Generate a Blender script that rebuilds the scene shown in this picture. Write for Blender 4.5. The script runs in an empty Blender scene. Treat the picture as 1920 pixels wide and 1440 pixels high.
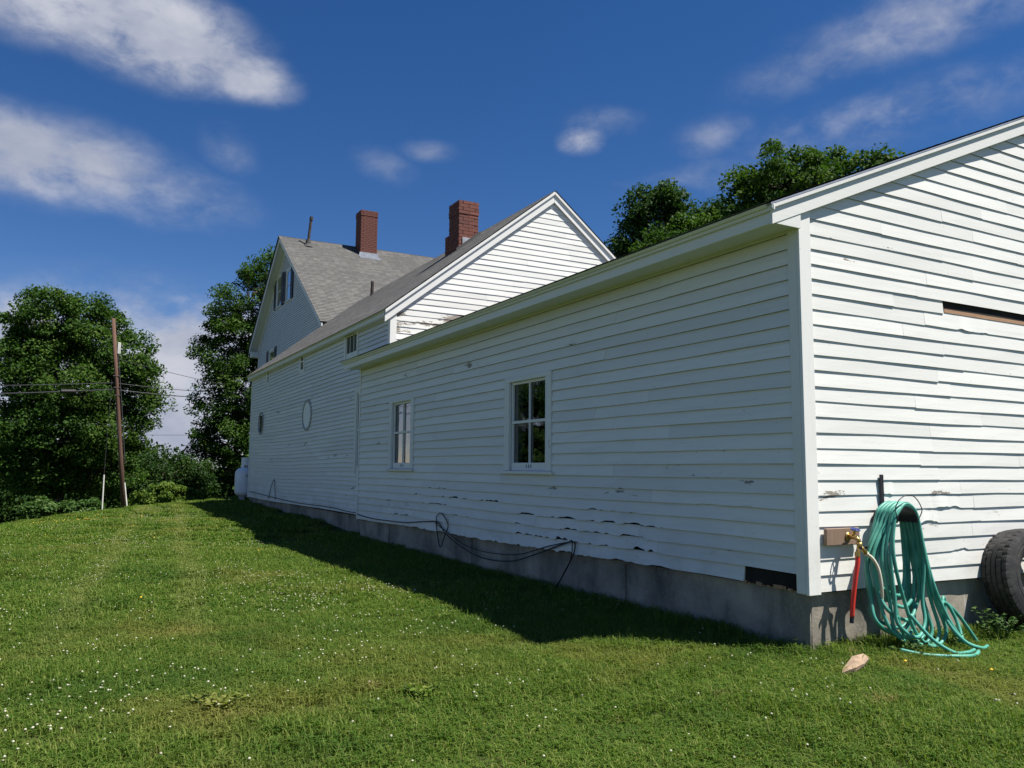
import bpy, bmesh, math, random
import numpy as np
from mathutils import Vector, Matrix, noise as mnoise

random.seed(7); RNG = np.random.default_rng(7)
SC = bpy.context.scene
COL = SC.collection

# ------------------------------------------------------------------ camera
cam_d = bpy.data.cameras.new("camera"); cam = bpy.data.objects.new("camera", cam_d); COL.objects.link(cam)
R_ = Vector((0.877318, -0.479844, 0.007849)); U_ = Vector((-0.056659, -0.087325, 0.994567)); F_ = Vector((0.476552, 0.872997, 0.103799))
mw = Matrix((R_, U_, -F_)).transposed().to_4x4(); mw.translation = Vector((-5.1958, -4.6014, 1.4303))
cam.matrix_world = mw
cam_d.sensor_fit = 'HORIZONTAL'; cam_d.sensor_width = 36.0; cam_d.lens = 1520 * 36 / 1920
cam_d.clip_start = 0.05; cam_d.clip_end = 3000
SC.camera = cam

# ------------------------------------------------------------------ sun, sky, exposure
SUN_DIR = Vector((0.375, -0.37, 1.0)).normalized()          # towards the sun
sun_d = bpy.data.lights.new("sun", 'SUN'); sun = bpy.data.objects.new("sun", sun_d); COL.objects.link(sun)
sun_d.energy = 4.6; sun_d.angle = math.radians(0.53); sun_d.color = (1.0, 0.955, 0.89)
sun.rotation_euler = SUN_DIR.to_track_quat('Z', 'Y').to_euler(); sun.location = (20, -20, 50)
SC.view_settings.view_transform = 'Standard'; SC.view_settings.look = 'None'
SC.view_settings.exposure = 0.95; SC.view_settings.gamma = 1.0; SC.view_settings.use_curve_mapping = False
SC.cycles.use_denoising = True
SC.cycles.max_bounces = 4; SC.cycles.diffuse_bounces = 2; SC.cycles.glossy_bounces = 2
SC.cycles.transmission_bounces = 2; SC.cycles.transparent_max_bounces = 6
SC.cycles.sample_clamp_indirect = 6.0

W = bpy.data.worlds.new("World"); SC.world = W; W.use_nodes = True
W.cycles.sampling_method = 'MANUAL'; W.cycles.sample_map_resolution = 512
wn = W.node_tree.nodes; wl = W.node_tree.links; wn.clear()
class NG:
    """tiny helper that chains nodes of one tree"""
    def __init__(s, tree): s.t = tree; s.n = tree.nodes; s.l = tree.links
    def put(s, sock, v):
        if v is None: return
        if isinstance(v, bpy.types.NodeSocket): s.l.new(v, sock)
        else: sock.default_value = v
    def math(s, op, a, b=None, c=None, clamp=False):
        n = s.n.new('ShaderNodeMath'); n.operation = op; n.use_clamp = clamp
        s.put(n.inputs[0], a); s.put(n.inputs[1], b); s.put(n.inputs[2], c); return n.outputs[0]
    def vmath(s, op, a, b=None):
        n = s.n.new('ShaderNodeVectorMath'); n.operation = op; s.put(n.inputs[0], a); s.put(n.inputs[1], b)
        return n.outputs['Value'] if op in ('DOT_PRODUCT', 'LENGTH', 'DISTANCE') else n.outputs[0]
    def noise(s, vec, scale, detail=4, rough=0.55, dist=0.0):
        n = s.n.new('ShaderNodeTexNoise'); s.put(n.inputs['Vector'], vec); n.inputs['Scale'].default_value = scale
        n.inputs['Detail'].default_value = detail; n.inputs['Roughness'].default_value = rough
        n.inputs['Distortion'].default_value = dist; return n.outputs['Fac']
    def ramp(s, fac, lo, hi, a=0.0, b=1.0):
        n = s.n.new('ShaderNodeMapRange'); n.interpolation_type = 'SMOOTHSTEP'; s.put(n.inputs['Value'], fac)
        n.inputs['From Min'].default_value = lo; n.inputs['From Max'].default_value = hi
        n.inputs['To Min'].default_value = a; n.inputs['To Max'].default_value = b; return n.outputs['Result']
    def mix(s, fac, a, b, blend='MIX'):
        n = s.n.new('ShaderNodeMix'); n.data_type = 'RGBA'; n.blend_type = blend
        s.put(n.inputs[0], fac); s.put(n.inputs[6], a if isinstance(a, bpy.types.NodeSocket) else (*a, 1.0))
        s.put(n.inputs[7], b if isinstance(b, bpy.types.NodeSocket) else (*b, 1.0)); return n.outputs[2]
    def scalevec(s, vec, v):
        return s.vmath('MULTIPLY', vec, v)
    def pos(s): return s.n.new('ShaderNodeNewGeometry').outputs['Position']
    def rnd(s): return s.n.new('ShaderNodeObjectInfo').outputs['Random']
    def bump(s, h, strength=0.3, dist=0.01, normal=None):
        n = s.n.new('ShaderNodeBump'); n.inputs['Strength'].default_value = strength; n.inputs['Distance'].default_value = dist
        s.put(n.inputs['Height'], h)
        if normal is not None: s.put(n.inputs['Normal'], normal)
        return n.outputs['Normal']

wg = NG(W.node_tree)
sky = wn.new('ShaderNodeTexSky'); sky.sky_type = 'NISHITA'; sky.sun_disc = False
sky.sun_elevation = math.asin(SUN_DIR.z); sky.sun_rotation = math.atan2(SUN_DIR.x, SUN_DIR.y)
sky.air_density = 0.95; sky.dust_density = 0.1; sky.ozone_density = 3.0; sky.altitude = 600
hsv = wn.new('ShaderNodeHueSaturation'); hsv.inputs['Saturation'].default_value = 1.30; hsv.inputs['Value'].default_value = 0.92
wl.new(sky.outputs[0], hsv.inputs['Color'])
tc = wn.new('ShaderNodeTexCoord'); dirv = tc.outputs['Generated']
sep = wn.new('ShaderNodeSeparateXYZ'); wl.new(dirv, sep.inputs[0])
az = wg.math('ARCTAN2', sep.outputs[0], sep.outputs[1]); el = wg.math('ARCSINE', sep.outputs[2])
zz = wg.math('ADD', wg.math('MAXIMUM', sep.outputs[2], 0.0), 0.12)
comb = wn.new('ShaderNodeCombineXYZ')
wl.new(wg.math('DIVIDE', sep.outputs[0], zz), comb.inputs[0]); wl.new(wg.math('DIVIDE', sep.outputs[1], zz), comb.inputs[1])
dsq = wg.vmath('MULTIPLY', dirv, (1.0, 1.0, 1.7))
n1 = wg.noise(dsq, 7.0, 10, 0.58, 0.25); n2 = wg.noise(dsq, 21.0, 8, 0.62, 0.3)
nz = wg.math('ADD', wg.math('MULTIPLY', n1, 0.60), wg.math('MULTIPLY', n2, 0.40))
#          az,    el,   r_az,  r_el, opacity, tilt
BLOBS = [(-0.060, 0.490, 0.160, 0.048, 0.95, 0.0), (0.060, 0.470, 0.115, 0.046, 1.0, -0.12), (0.160, 0.446, 0.062, 0.028, 0.66, -0.1),
         (-0.045, 0.322, 0.125, 0.044, 0.66, 0.0), (0.075, 0.305, 0.110, 0.038, 0.34, -0.1), (0.150, 0.362, 0.040, 0.030, 0.22, -0.6),
         (1.000, 0.480, 0.170, 0.040, 0.38, 0.15), (0.880, 0.452, 0.120, 0.030, 0.30, 0.12), (0.950, 0.388, 0.170, 0.036, 0.36, 0.10),
         (0.586, 0.396, 0.032, 0.017, 0.55, 0.0), (0.610, 0.415, 0.060, 0.020, 0.30, 0.0), (0.748, 0.392, 0.055, 0.026, 0.30, 0.2),
         (0.336, 0.362, 0.045, 0.022, 0.24, -0.3), (0.392, 0.381, 0.040, 0.014, 0.27, 0.0),
         (0.100, 0.085, 0.300, 0.100, 1.0, 0.0), (-0.25, 0.10, 0.35, 0.07, 0.8, 0.0), (0.72, 0.345, 0.12, 0.025, 0.25, 0.1),
         (1.75, 0.42, 0.22, 0.07, 0.7, 0.1), (-0.9, 0.40, 0.3, 0.08, 0.8, 0.0), (-2.3, 0.38, 0.35, 0.08, 0.8, 0.1)]
ae = wn.new('ShaderNodeCombineXYZ'); wl.new(az, ae.inputs[0]); wl.new(el, ae.inputs[1])
G = None
for a0, e0, ra, re, op, tilt in BLOBS:
    mp = wn.new('ShaderNodeMapping'); mp.vector_type = 'TEXTURE'; wl.new(ae.outputs[0], mp.inputs[0])
    mp.inputs['Location'].default_value = (a0, e0, 0); mp.inputs['Rotation'].default_value = (0, 0, math.atan(tilt)); mp.inputs['Scale'].default_value = (ra, re, 1)
    g = wg.ramp(wg.vmath('LENGTH', mp.outputs[0]), 1.75, 0.0, 0.0, op)
    G = g if G is None else wg.math('MAXIMUM', G, g)
mask = wg.ramp(wg.math('MULTIPLY', G, wg.math('ADD', wg.math('MULTIPLY', nz, 5.4), -1.52)), 0.08, 1.0)
CLOUD = 6.6
n3 = wg.noise(dsq, 9.0, 6, 0.55)
ccol = wg.mix(wg.ramp(n3, 0.35, 0.7), (0.60 * CLOUD, 0.66 * CLOUD, 0.84 * CLOUD), (0.93 * CLOUD, 0.96 * CLOUD, 1.08 * CLOUD))
skyc = wg.mix(1.0, hsv.outputs['Color'], (1.06, 0.94, 1.08), 'MULTIPLY')
scol = wg.mix(mask, skyc, ccol)
bg = wn.new('ShaderNodeBackground'); bg.inputs['Strength'].default_value = 0.05
wl.new(scol, bg.inputs['Color'])
wo = wn.new('ShaderNodeOutputWorld'); wl.new(bg.outputs[0], wo.inputs['Surface'])

# ------------------------------------------------------------------ object helpers
def link(name, me, parent=None, mat=None, loc=None):
    o = bpy.data.objects.new(name, me); COL.objects.link(o)
    if parent is not None: o.parent = parent
    if loc is not None: o.location = loc
    if mat is not None and me is not None and len(me.materials) == 0: me.materials.append(mat)
    return o
def tag(o, label=None, cat=None, group=None, kind=None):
    if label: o['label'] = label
    if cat: o['category'] = cat
    if group: o['group'] = group
    if kind: o['kind'] = kind
    return o
def thing(name, label, cat, loc=(0, 0, 0), group=None):
    o = bpy.data.objects.new(name, None); COL.objects.link(o); o.location = loc; o.empty_display_size = 0.2
    return tag(o, label, cat, group)
class MB:
    """collects vertices and faces into one mesh"""
    def __init__(s): s.v = []; s.f = []; s.alt = set()
    def add(s, vs, fs):
        b = len(s.v); s.v.extend([tuple(v) for v in vs]); s.f.extend([tuple(b + i for i in f) for f in fs]); return s
    def box(s, x, y, z):
        x0, x1 = sorted(x); y0, y1 = sorted(y); z0, z1 = sorted(z)
        return s.add([(x0, y0, z0), (x1, y0, z0), (x1, y1, z0), (x0, y1, z0), (x0, y0, z1), (x1, y0, z1), (x1, y1, z1), (x0, y1, z1)],
                     [(0, 3, 2, 1), (4, 5, 6, 7), (0, 1, 5, 4), (1, 2, 6, 5), (2, 3, 7, 6), (3, 0, 4, 7)])
    def prism(s, poly, d0, d1):                            # poly of points, offset vectors d0, d1
        n = len(poly); P = [Vector(p) for p in poly]; a = [p + Vector(d0) for p in P]; b = [p + Vector(d1) for p in P]
        return s.add(a + b, [tuple(range(n))[::-1], tuple(range(n, 2 * n))] + [(i, (i + 1) % n, n + (i + 1) % n, n + i) for i in range(n)])
    def tube(s, pts, rad, sides=8, cap=True):
        P = [Vector(p) for p in pts]; n = len(P)
        if not isinstance(rad, (list, tuple, np.ndarray)): rad = [rad] * n
        up = Vector((0, 0, 1)); rings = []; prev = None
        for i, q in enumerate(P):
            t = (P[min(i + 1, n - 1)] - P[max(i - 1, 0)])
            if t.length < 1e-9: t = Vector((0, 0, 1))
            t.normalize()
            if prev is None:
                ref = up if abs(t.z) < 0.9 else Vector((1, 0, 0)); u = t.cross(ref).normalized()
            else:
                u = prev - t * prev.dot(t); u = u.normalized() if u.length > 1e-6 else t.orthogonal().normalized()
            prev = u; w = t.cross(u)
            rings.append([q + (u * math.cos(2 * math.pi * k / sides) + w * math.sin(2 * math.pi * k / sides)) * rad[i] for k in range(sides)])
        vs = [v for r in rings for v in r]; fs = []
        for i in range(n - 1):
            for k in range(sides):
                fs.append((i * sides + k, i * sides + (k + 1) % sides, (i + 1) * sides + (k + 1) % sides, (i + 1) * sides + k))
        if cap: fs += [tuple(range(sides))[::-1], tuple(range((n - 1) * sides, n * sides))]
        return s.add(vs, fs)
    def lathe(s, prof, seg=32, centre=(0, 0, 0), axis='Z'):
        vs = []; n = len(prof)
        for k in range(seg):
            a = 2 * math.pi * k / seg
            for r, h in prof:
                c, q = r * math.cos(a), r * math.sin(a)
                v = (c, q, h) if axis == 'Z' else ((c, h, q) if axis == 'Y' else (h, c, q))
                vs.append((v[0] + centre[0], v[1] + centre[1], v[2] + centre[2]))
        fs = [(k * n + i, ((k + 1) % seg) * n + i, ((k + 1) % seg) * n + i + 1, k * n + i + 1) for k in range(seg) for i in range(n - 1)]
        return s.add(vs, fs)
    def mesh(s, name, smooth=False, normals=True):
        me = bpy.data.meshes.new(name); me.from_pydata(s.v, [], s.f)
        if normals:
            bm = bmesh.new(); bm.from_mesh(me); bmesh.ops.recalc_face_normals(bm, faces=bm.faces); bm.to_mesh(me); bm.free()
        if smooth:
            me.polygons.foreach_set('use_smooth', [True] * len(me.polygons))
        me.update(); return me
    def build(s, name, mat, parent=None, smooth=False, loc=None, bevel=0.0, mat2=None):
        o = link(name, s.mesh(name, smooth), parent, mat, loc)
        if mat2 is not None and s.alt:
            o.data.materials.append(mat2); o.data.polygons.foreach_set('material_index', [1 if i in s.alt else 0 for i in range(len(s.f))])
        if bevel: add_bevel(o, bevel)
        return o
def add_bevel(o, w, seg=1):
    m = o.modifiers.new('bevel', 'BEVEL'); m.width = w; m.segments = seg; m.limit_method = 'ANGLE'; m.angle_limit = math.radians(40)
def catmull(P, per=8, closed=False):
    P = [Vector(p) for p in P]; n = len(P); out = []
    rng = range(n if closed else n - 1)
    for i in rng:
        p0, p1, p2, p3 = (P[(i - 1) % n], P[i], P[(i + 1) % n], P[(i + 2) % n]) if closed else (P[max(i - 1, 0)], P[i], P[i + 1], P[min(i + 2, n - 1)])
        for k in range(per):
            t = k / per
            out.append(0.5 * ((2 * p1) + (p2 - p0) * t + (2 * p0 - 5 * p1 + 4 * p2 - p3) * t * t + (3 * p1 - p0 - 3 * p2 + p3) * t ** 3))
    if not closed: out.append(P[-1])
    return out
def raw_mesh(name, verts, nper):
    """fast mesh of separate polygons, nper vertices each; verts (N*nper,3)"""
    me = bpy.data.meshes.new(name); nv = len(verts); nf = nv // nper
    me.vertices.add(nv); me.vertices.foreach_set('co', np.asarray(verts, dtype=np.float32).ravel())
    me.loops.add(nv); me.loops.foreach_set('vertex_index', np.arange(nv, dtype=np.int32))
    me.polygons.add(nf); me.polygons.foreach_set('loop_start', np.arange(0, nv, nper, dtype=np.int32))
    me.update(calc_edges=True); return me
def set_attr(me, name, vals):
    a = me.attributes.new(name, 'FLOAT', 'POINT'); a.data.foreach_set('value', np.asarray(vals, dtype=np.float32))

# ------------------------------------------------------------------ materials
MATS = {}
def mat_new(name):
    m = bpy.data.materials.new(name); m.use_nodes = True; t = m.node_tree
    b = t.nodes['Principled BSDF']; MATS[name] = m; return m, NG(t), b
def simple(name, col, rough=0.6, metal=0.0, spec=0.4, var=0.12, scale=8.0, bump=0.0):
    m, g, b = mat_new(name); p = g.pos()
    n = g.noise(p, scale, 5, 0.6)
    lo = tuple(c * (1 - var) for c in col); hi = tuple(min(1, c * (1 + var)) for c in col)
    g.put(b.inputs['Base Color'], g.mix(g.ramp(n, 0.3, 0.7), lo, hi))
    b.inputs['Roughness'].default_value = rough; b.inputs['Metallic'].default_value = metal; b.inputs['Specular IOR Level'].default_value = spec
    if bump: g.put(b.inputs['Normal'], g.bump(g.noise(p, scale * 4, 4), bump, 0.01))
    return m

def paint(name, peel, tint=(0.80, 0.795, 0.745), dirt=0.14, vertical=False):
    """old white oil paint on wood; peel = how much bare grey wood shows"""
    m, g, b = mat_new(name); p = g.pos()
    st = (14.0, 14.0, 1.3) if vertical else (1.1, 1.1, 17.0)
    fine = (90.0, 90.0, 4.0) if vertical else (4.0, 4.0, 110.0)
    sv = g.scalevec(p, st)
    base = g.mix(g.rnd(), tuple(c * 0.88 for c in tint), tint)
    d1 = g.ramp(g.noise(sv, 1.0, 6, 0.65), 0.45, 0.80)
    base = g.mix(g.math('MULTIPLY', d1, dirt * 2), base, (0.56, 0.55, 0.51))
    d2 = g.ramp(g.noise(p, 0.7, 4, 0.6), 0.45, 0.75)
    base = g.mix(g.math('MULTIPLY', d2, dirt), base, (0.60, 0.60, 0.57))
    sp = g.ramp(g.noise(p, 24.0, 2, 0.6), 0.74, 0.77)                      # specks and nail heads
    base = g.mix(g.math('MULTIPLY', sp, 0.55), base, (0.30, 0.27, 0.22))
    sx = g.n.new('ShaderNodeSeparateXYZ'); g.l.new(p, sx.inputs[0])
    spl = g.math('MULTIPLY', g.ramp(sx.outputs[2], 1.15, 0.45), g.ramp(g.noise(g.scalevec(p, (1.4, 1.4, 3.0)), 1.0, 6, 0.7), 0.38, 0.72))   # splash dirt near the ground
    base = g.mix(g.math('MULTIPLY', spl, 0.42), base, (0.40, 0.38, 0.32))
    grain = g.noise(g.scalevec(p, fine), 1.0, 4, 0.65)
    pn = g.math('ADD', g.math('MULTIPLY', g.noise(g.scalevec(p, (1.5, 1.5, 7.0) if not vertical else (7, 7, 1.5)), 1.0, 10, 0.68), 0.86), g.math('MULTIPLY', g.noise(p, 38.0, 4, 0.7), 0.14))
    th = 0.72 - 0.19 * peel
    pm = g.ramp(pn, th, th + 0.022)
    wood = g.mix(grain, (0.17, 0.145, 0.115), (0.36, 0.32, 0.27))
    g.put(b.inputs['Base Color'], g.mix(pm, base, wood))
    g.put(b.inputs['Roughness'], g.math('ADD', g.math('MULTIPLY', pm, 0.25), 0.52))
    b.inputs['Specular IOR Level'].default_value = 0.32
    h = g.math('ADD', g.math('MULTIPLY', grain, 0.25), g.math('MULTIPLY', pm, -0.7))
    h = g.math('ADD', h, g.math('MULTIPLY', g.noise(sv, 2.0, 3), 0.5))
    g.put(b.inputs['Normal'], g.bump(h, 0.35, 0.004))
    return m
paint('paint_clapboard', 0.15, dirt=0.20); paint('paint_worn', 0.62, dirt=0.26); paint('paint_trim', 0.12, (0.80, 0.795, 0.75), 0.10)
paint('paint_trim_vertical', 0.40, (0.80, 0.795, 0.75), 0.12, True); paint('paint_peeling', 1.2, dirt=0.24)
simple('board_edge_shade', (0.20, 0.19, 0.165), 0.85, var=0.35, scale=9)  # dirty butt edges, also darkened to paint the shade line under each board
M_SHEATH = simple('dark_sheathing', (0.018, 0.015, 0.013), 0.95, var=0.5, scale=3)
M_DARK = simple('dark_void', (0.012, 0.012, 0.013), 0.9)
simple('trim_grey', (0.34, 0.34, 0.32), 0.7); simple('pane_sky_white', (0.93, 0.94, 0.93), 0.25, spec=0.5, var=0.02); M_GLASSD = simple('dark_glass', (0.012, 0.018, 0.014), 0.12, spec=0.5)
M_ROOM = simple('room_plaster', (0.10, 0.09, 0.08), 0.9)

m, g, b = mat_new('bare_wood'); p = g.pos()
gr = g.noise(g.scalevec(p, (5, 5, 90)), 1.0, 5, 0.6)
g.put(b.inputs['Base Color'], g.mix(gr, (0.24, 0.12, 0.06), (0.50, 0.31, 0.18))); b.inputs['Roughness'].default_value = 0.8
g.put(b.inputs['Normal'], g.bump(gr, 0.3, 0.004))
m, g, b = mat_new('brown_plank'); p = g.pos()
gr = g.noise(g.scalevec(p, (6, 30, 30)), 1.0, 6, 0.65, 0.6)
gv = g.noise(g.scalevec(p, (55, 20, 4)), 1.0, 5, 0.6)
g.put(b.inputs['Base Color'], g.mix(g.math('MULTIPLY', gv, 1.2), g.mix(gr, (0.09, 0.045, 0.026), (0.21, 0.12, 0.075)), (0.28, 0.195, 0.135))); b.inputs['Roughness'].default_value = 0.75
g.put(b.inputs['Normal'], g.bump(gv, 0.4, 0.006))

m, g, b = mat_new('concrete'); p = g.pos()
c1 = g.noise(p, 1.1, 6, 0.65); c2 = g.noise(g.scalevec(p, (2.6, 2.6, 0.9)), 1.0, 7, 0.68, 0.4); c3 = g.noise(p, 40, 4, 0.7)
cc = g.mix(g.ramp(c1, 0.3, 0.72), (0.145, 0.130, 0.100), (0.41, 0.365, 0.29))
cc = g.mix(g.math('MULTIPLY', g.ramp(c2, 0.44, 0.74), 0.68), cc, (0.065, 0.062, 0.055))
cc = g.mix(g.math('MULTIPLY', g.ramp(c3, 0.5, 0.72), 0.35), cc, (0.42, 0.40, 0.36))
drip = g.ramp(g.noise(g.scalevec(p, (9, 9, 0.9)), 1.0, 3, 0.5), 0.70, 0.76)
cc = g.mix(g.math('MULTIPLY', drip, 0.4), cc, (0.52, 0.51, 0.48))
g.put(b.inputs['Base Color'], cc); b.inputs['Roughness'].default_value = 0.92
g.put(b.inputs['Normal'], g.bump(g.math('ADD', g.math('MULTIPLY', c3, 0.5), c1), 0.6, 0.012))

def shingle(name, col, var):
    m, g, b = mat_new(name); uv = g.n.new('ShaderNodeUVMap').outputs[0]
    br = g.n.new('ShaderNodeTexBrick'); g.l.new(uv, br.inputs['Vector'])
    br.inputs['Scale'].default_value = 1.0; br.inputs['Brick Width'].default_value = 0.30; br.inputs['Row Height'].default_value = 0.14
    br.inputs['Mortar Size'].default_value = 0.006; br.inputs['Bias'].default_value = -0.1
    lo = tuple(c * (1 - var) for c in col); hi = tuple(c * (1 + var) for c in col)
    br.inputs['Color1'].default_value = (*lo, 1); br.inputs['Color2'].default_value = (*hi, 1); br.inputs['Mortar'].default_value = (*(c * 0.35 for c in col), 1)
    n = g.noise(uv, 0.6, 6, 0.7); st = g.noise(g.scalevec(uv, (2.2, 0.30, 1)), 1.0, 5, 0.65)
    c = g.mix(g.math('MULTIPLY', g.ramp(n, 0.42, 0.72), 0.45), br.outputs['Color'], tuple(x * 0.55 for x in col))
    c = g.mix(g.math('MULTIPLY', g.ramp(st, 0.52, 0.75), 0.5), c, tuple(x * 0.5 for x in col))
    sp = g.noise(uv, 90, 2, 0.6)
    c = g.mix(g.ramp(sp, 0.35, 0.7), g.mix(0.25, c, (0.02, 0.02, 0.02)), g.mix(0.12, c, (0.5, 0.5, 0.48)))
    g.put(b.inputs['Base Color'], c); b.inputs['Roughness'].default_value = 0.95; b.inputs['Specular IOR Level'].default_value = 0.2
    g.put(b.inputs['Normal'], g.bump(sp, 0.5, 0.006)); return m
M_SHINGLE = shingle('shingle_grey', (0.128, 0.124, 0.116), 0.26)
M_SHINGLE_D = shingle('shingle_dark', (0.115, 0.11, 0.105), 0.25)

m, g, b = mat_new('brick_red'); p = g.pos()
bc = g.mix(g.rnd(), (0.115, 0.040, 0.030), (0.195, 0.064, 0.044))
bc = g.mix(g.math('MULTIPLY', g.ramp(g.noise(p, 9, 5, 0.7), 0.5, 0.75), 0.6), bc, (0.10, 0.035, 0.028))
g.put(b.inputs['Base Color'], bc); b.inputs['Roughness'].default_value = 0.88
g.put(b.inputs['Normal'], g.bump(g.noise(p, 60, 4), 0.5, 0.006))
simple('mortar', (0.36, 0.28, 0.22), 0.95, var=0.2, scale=20); simple('mortar_dark', (0.24, 0.10, 0.07), 0.95, var=0.2, scale=20)
simple('flashing', (0.45, 0.46, 0.47), 0.45, 0.7, var=0.15, scale=6); simple('flashing_dark', (0.06, 0.06, 0.06), 0.8)
simple('iron_pipe', (0.06, 0.045, 0.04), 0.75, 0.2, var=0.4, scale=12)
simple('black_shutter', (0.012, 0.012, 0.016), 0.5); simple('curtain_white', (0.62, 0.60, 0.58), 0.9, var=0.06)
simple('curtain_warm', (0.66, 0.60, 0.58), 0.9, var=0.06); simple('cable_black', (0.012, 0.012, 0.012), 0.5)
simple('brass', (0.55, 0.36, 0.12), 0.35, 0.9, var=0.25, scale=40); simple('handle_blue', (0.03, 0.06, 0.22), 0.5)
simple('metal_black', (0.022, 0.021, 0.026), 0.45, 0.2, var=0.3); simple('hose_red', (0.74, 0.045, 0.035), 0.38, var=0.06)
simple('hose_cream', (0.62, 0.58, 0.44), 0.4, var=0.06); simple('hose_dark', (0.02, 0.025, 0.035), 0.5)
m, g, b = mat_new('hose_green'); p = g.pos()
g.put(b.inputs['Base Color'], g.mix(g.ramp(g.noise(p, 6, 4), 0.3, 0.7), (0.045, 0.245, 0.185), (0.095, 0.36, 0.275)))
b.inputs['Roughness'].default_value = 0.46; b.inputs['Specular IOR Level'].default_value = 0.4
m, g, b = mat_new('rubber'); p = g.pos()
g.put(b.inputs['Base Color'], g.mix(g.ramp(g.noise(p, 7, 5, 0.7), 0.4, 0.75), (0.012, 0.012, 0.012), (0.05, 0.047, 0.042)))
b.inputs['Roughness'].default_value = 0.72; g.put(b.inputs['Normal'], g.bump(g.noise(p, 70, 3), 0.3, 0.004))
simple('tank_white', (0.74, 0.75, 0.76), 0.4, var=0.05, scale=2); simple('concrete_block', (0.42, 0.41, 0.38), 0.9)
simple('tan_chip', (0.29, 0.205, 0.135), 0.85, var=0.22, scale=14, bump=0.4)
m, g, b = mat_new('pole_wood'); p = g.pos()
g.put(b.inputs['Base Color'], g.mix(g.noise(g.scalevec(p, (14, 14, 0.8)), 1, 5, 0.6), (0.05, 0.026, 0.016), (0.16, 0.085, 0.055))); b.inputs['Roughness'].default_value = 0.9
simple('guard_white', (0.58, 0.57, 0.52), 0.6); simple('wire_grey', (0.05, 0.05, 0.055), 0.6)
m, g, b = mat_new('bark'); p = g.pos()
g.put(b.inputs['Base Color'], g.mix(g.noise(g.scalevec(p, (9, 9, 1.6)), 1, 6, 0.65), (0.035, 0.027, 0.02), (0.15, 0.125, 0.10))); b.inputs['Roughness'].default_value = 0.95
g.put(b.inputs['Normal'], g.bump(g.noise(g.scalevec(p, (20, 20, 4)), 1, 4), 0.6, 0.03))

# window glass: clear pane with a mirror-like skin
m = bpy.data.materials.new('window_glass'); m.use_nodes = True; g = NG(m.node_tree); g.n.clear(); MATS['window_glass'] = m
tr = g.n.new('ShaderNodeBsdfTransparent'); tr.inputs[0].default_value = (0.82, 0.85, 0.84, 1)
gl = g.n.new('ShaderNodeBsdfGlossy'); gl.inputs['Roughness'].default_value = 0.02; gl.inputs['Color'].default_value = (0.95, 0.95, 0.95, 1)
g.put(gl.inputs['Normal'], g.bump(g.noise(g.pos(), 2.2, 2), 0.25, 0.012))
fr = g.n.new('ShaderNodeFresnel'); fr.inputs['IOR'].default_value = 1.52
mx = g.n.new('ShaderNodeMixShader'); g.put(mx.inputs[0], g.math('MINIMUM', g.math('MULTIPLY', fr.outputs[0], 1.9), 0.92)); g.l.new(tr.outputs[0], mx.inputs[1]); g.l.new(gl.outputs[0], mx.inputs[2])
go = g.n.new('ShaderNodeOutputMaterial'); g.l.new(mx.outputs[0], go.inputs[0])

def foliage(name, c0, c1, c2, trans=0.35, attr='rnd', world_patch=0.0):
    m = bpy.data.materials.new(name); m.use_nodes = True; g = NG(m.node_tree); g.n.clear(); MATS[name] = m
    at = g.n.new('ShaderNodeAttribute'); at.attribute_name = attr
    cr = g.n.new('ShaderNodeValToRGB'); g.l.new(at.outputs['Fac'], cr.inputs[0])
    cr.color_ramp.elements[0].color = (*c0, 1); cr.color_ramp.elements[1].color = (*c2, 1)
    e = cr.color_ramp.elements.new(0.5); e.color = (*c1, 1)
    col = cr.outputs[0]
    if world_patch:
        p = g.pos()
        dry = g.ramp(g.noise(p, 0.55, 5, 0.6, 0.4), 0.50, 0.74)
        col = g.mix(g.math('MULTIPLY', dry, 0.50 * world_patch), col, (0.29, 0.225, 0.070))
        lush = g.ramp(g.noise(g.vmath('ADD', p, (31.0, 17.0, 3.0)), 0.8, 4, 0.6), 0.52, 0.72)
        col = g.mix(g.math('MULTIPLY', lush, 0.55 * world_patch), col, (0.050, 0.118, 0.020))
        sp_ = g.n.new('ShaderNodeSeparateXYZ'); g.l.new(p, sp_.inputs[0])
        ctr = g.math('ADD', g.math('ADD', g.math('MULTIPLY', sp_.outputs[1], 0.105), -5.25), g.math('MULTIPLY', g.noise(p, 0.35, 2), 0.5))
        dt = g.math('ABSOLUTE', g.math('SUBTRACT', g.math('ABSOLUTE', g.math('SUBTRACT', sp_.outputs[0], ctr)), 0.55))
        trk = g.math('MULTIPLY', g.ramp(dt, 0.26, 0.02), g.ramp(sp_.outputs[1], 1.0, 5.0))
        col = g.mix(g.math('MULTIPLY', trk, 0.38), col, (0.24, 0.26, 0.085))
        tan = g.ramp(g.noise(g.vmath('ADD', p, (5.0, 47.0, 0.0)), 2.3, 4, 0.65), 0.63, 0.75)
        col = g.mix(g.math('MULTIPLY', tan, 0.55 * world_patch), col, (0.30, 0.22, 0.10))
    d = g.n.new('ShaderNodeBsdfPrincipled'); g.l.new(col, d.inputs['Base Color']); d.inputs['Roughness'].default_value = 0.68; d.inputs['Specular IOR Level'].default_value = 0.16
    t = g.n.new('ShaderNodeBsdfTranslucent'); g.put(t.inputs[0], g.mix(1.0, col, (1.15, 1.25, 0.55), 'MULTIPLY'))
    mx = g.n.new('ShaderNodeMixShader'); mx.inputs[0].default_value = trans; g.l.new(d.outputs[0], mx.inputs[1]); g.l.new(t.outputs[0], mx.inputs[2])
    o = g.n.new('ShaderNodeOutputMaterial'); g.l.new(mx.outputs[0], o.inputs[0]); return m
foliage('grass_blade', (0.055, 0.118, 0.014), (0.122, 0.196, 0.027), (0.255, 0.285, 0.075), 0.40, world_patch=1.0)
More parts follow.
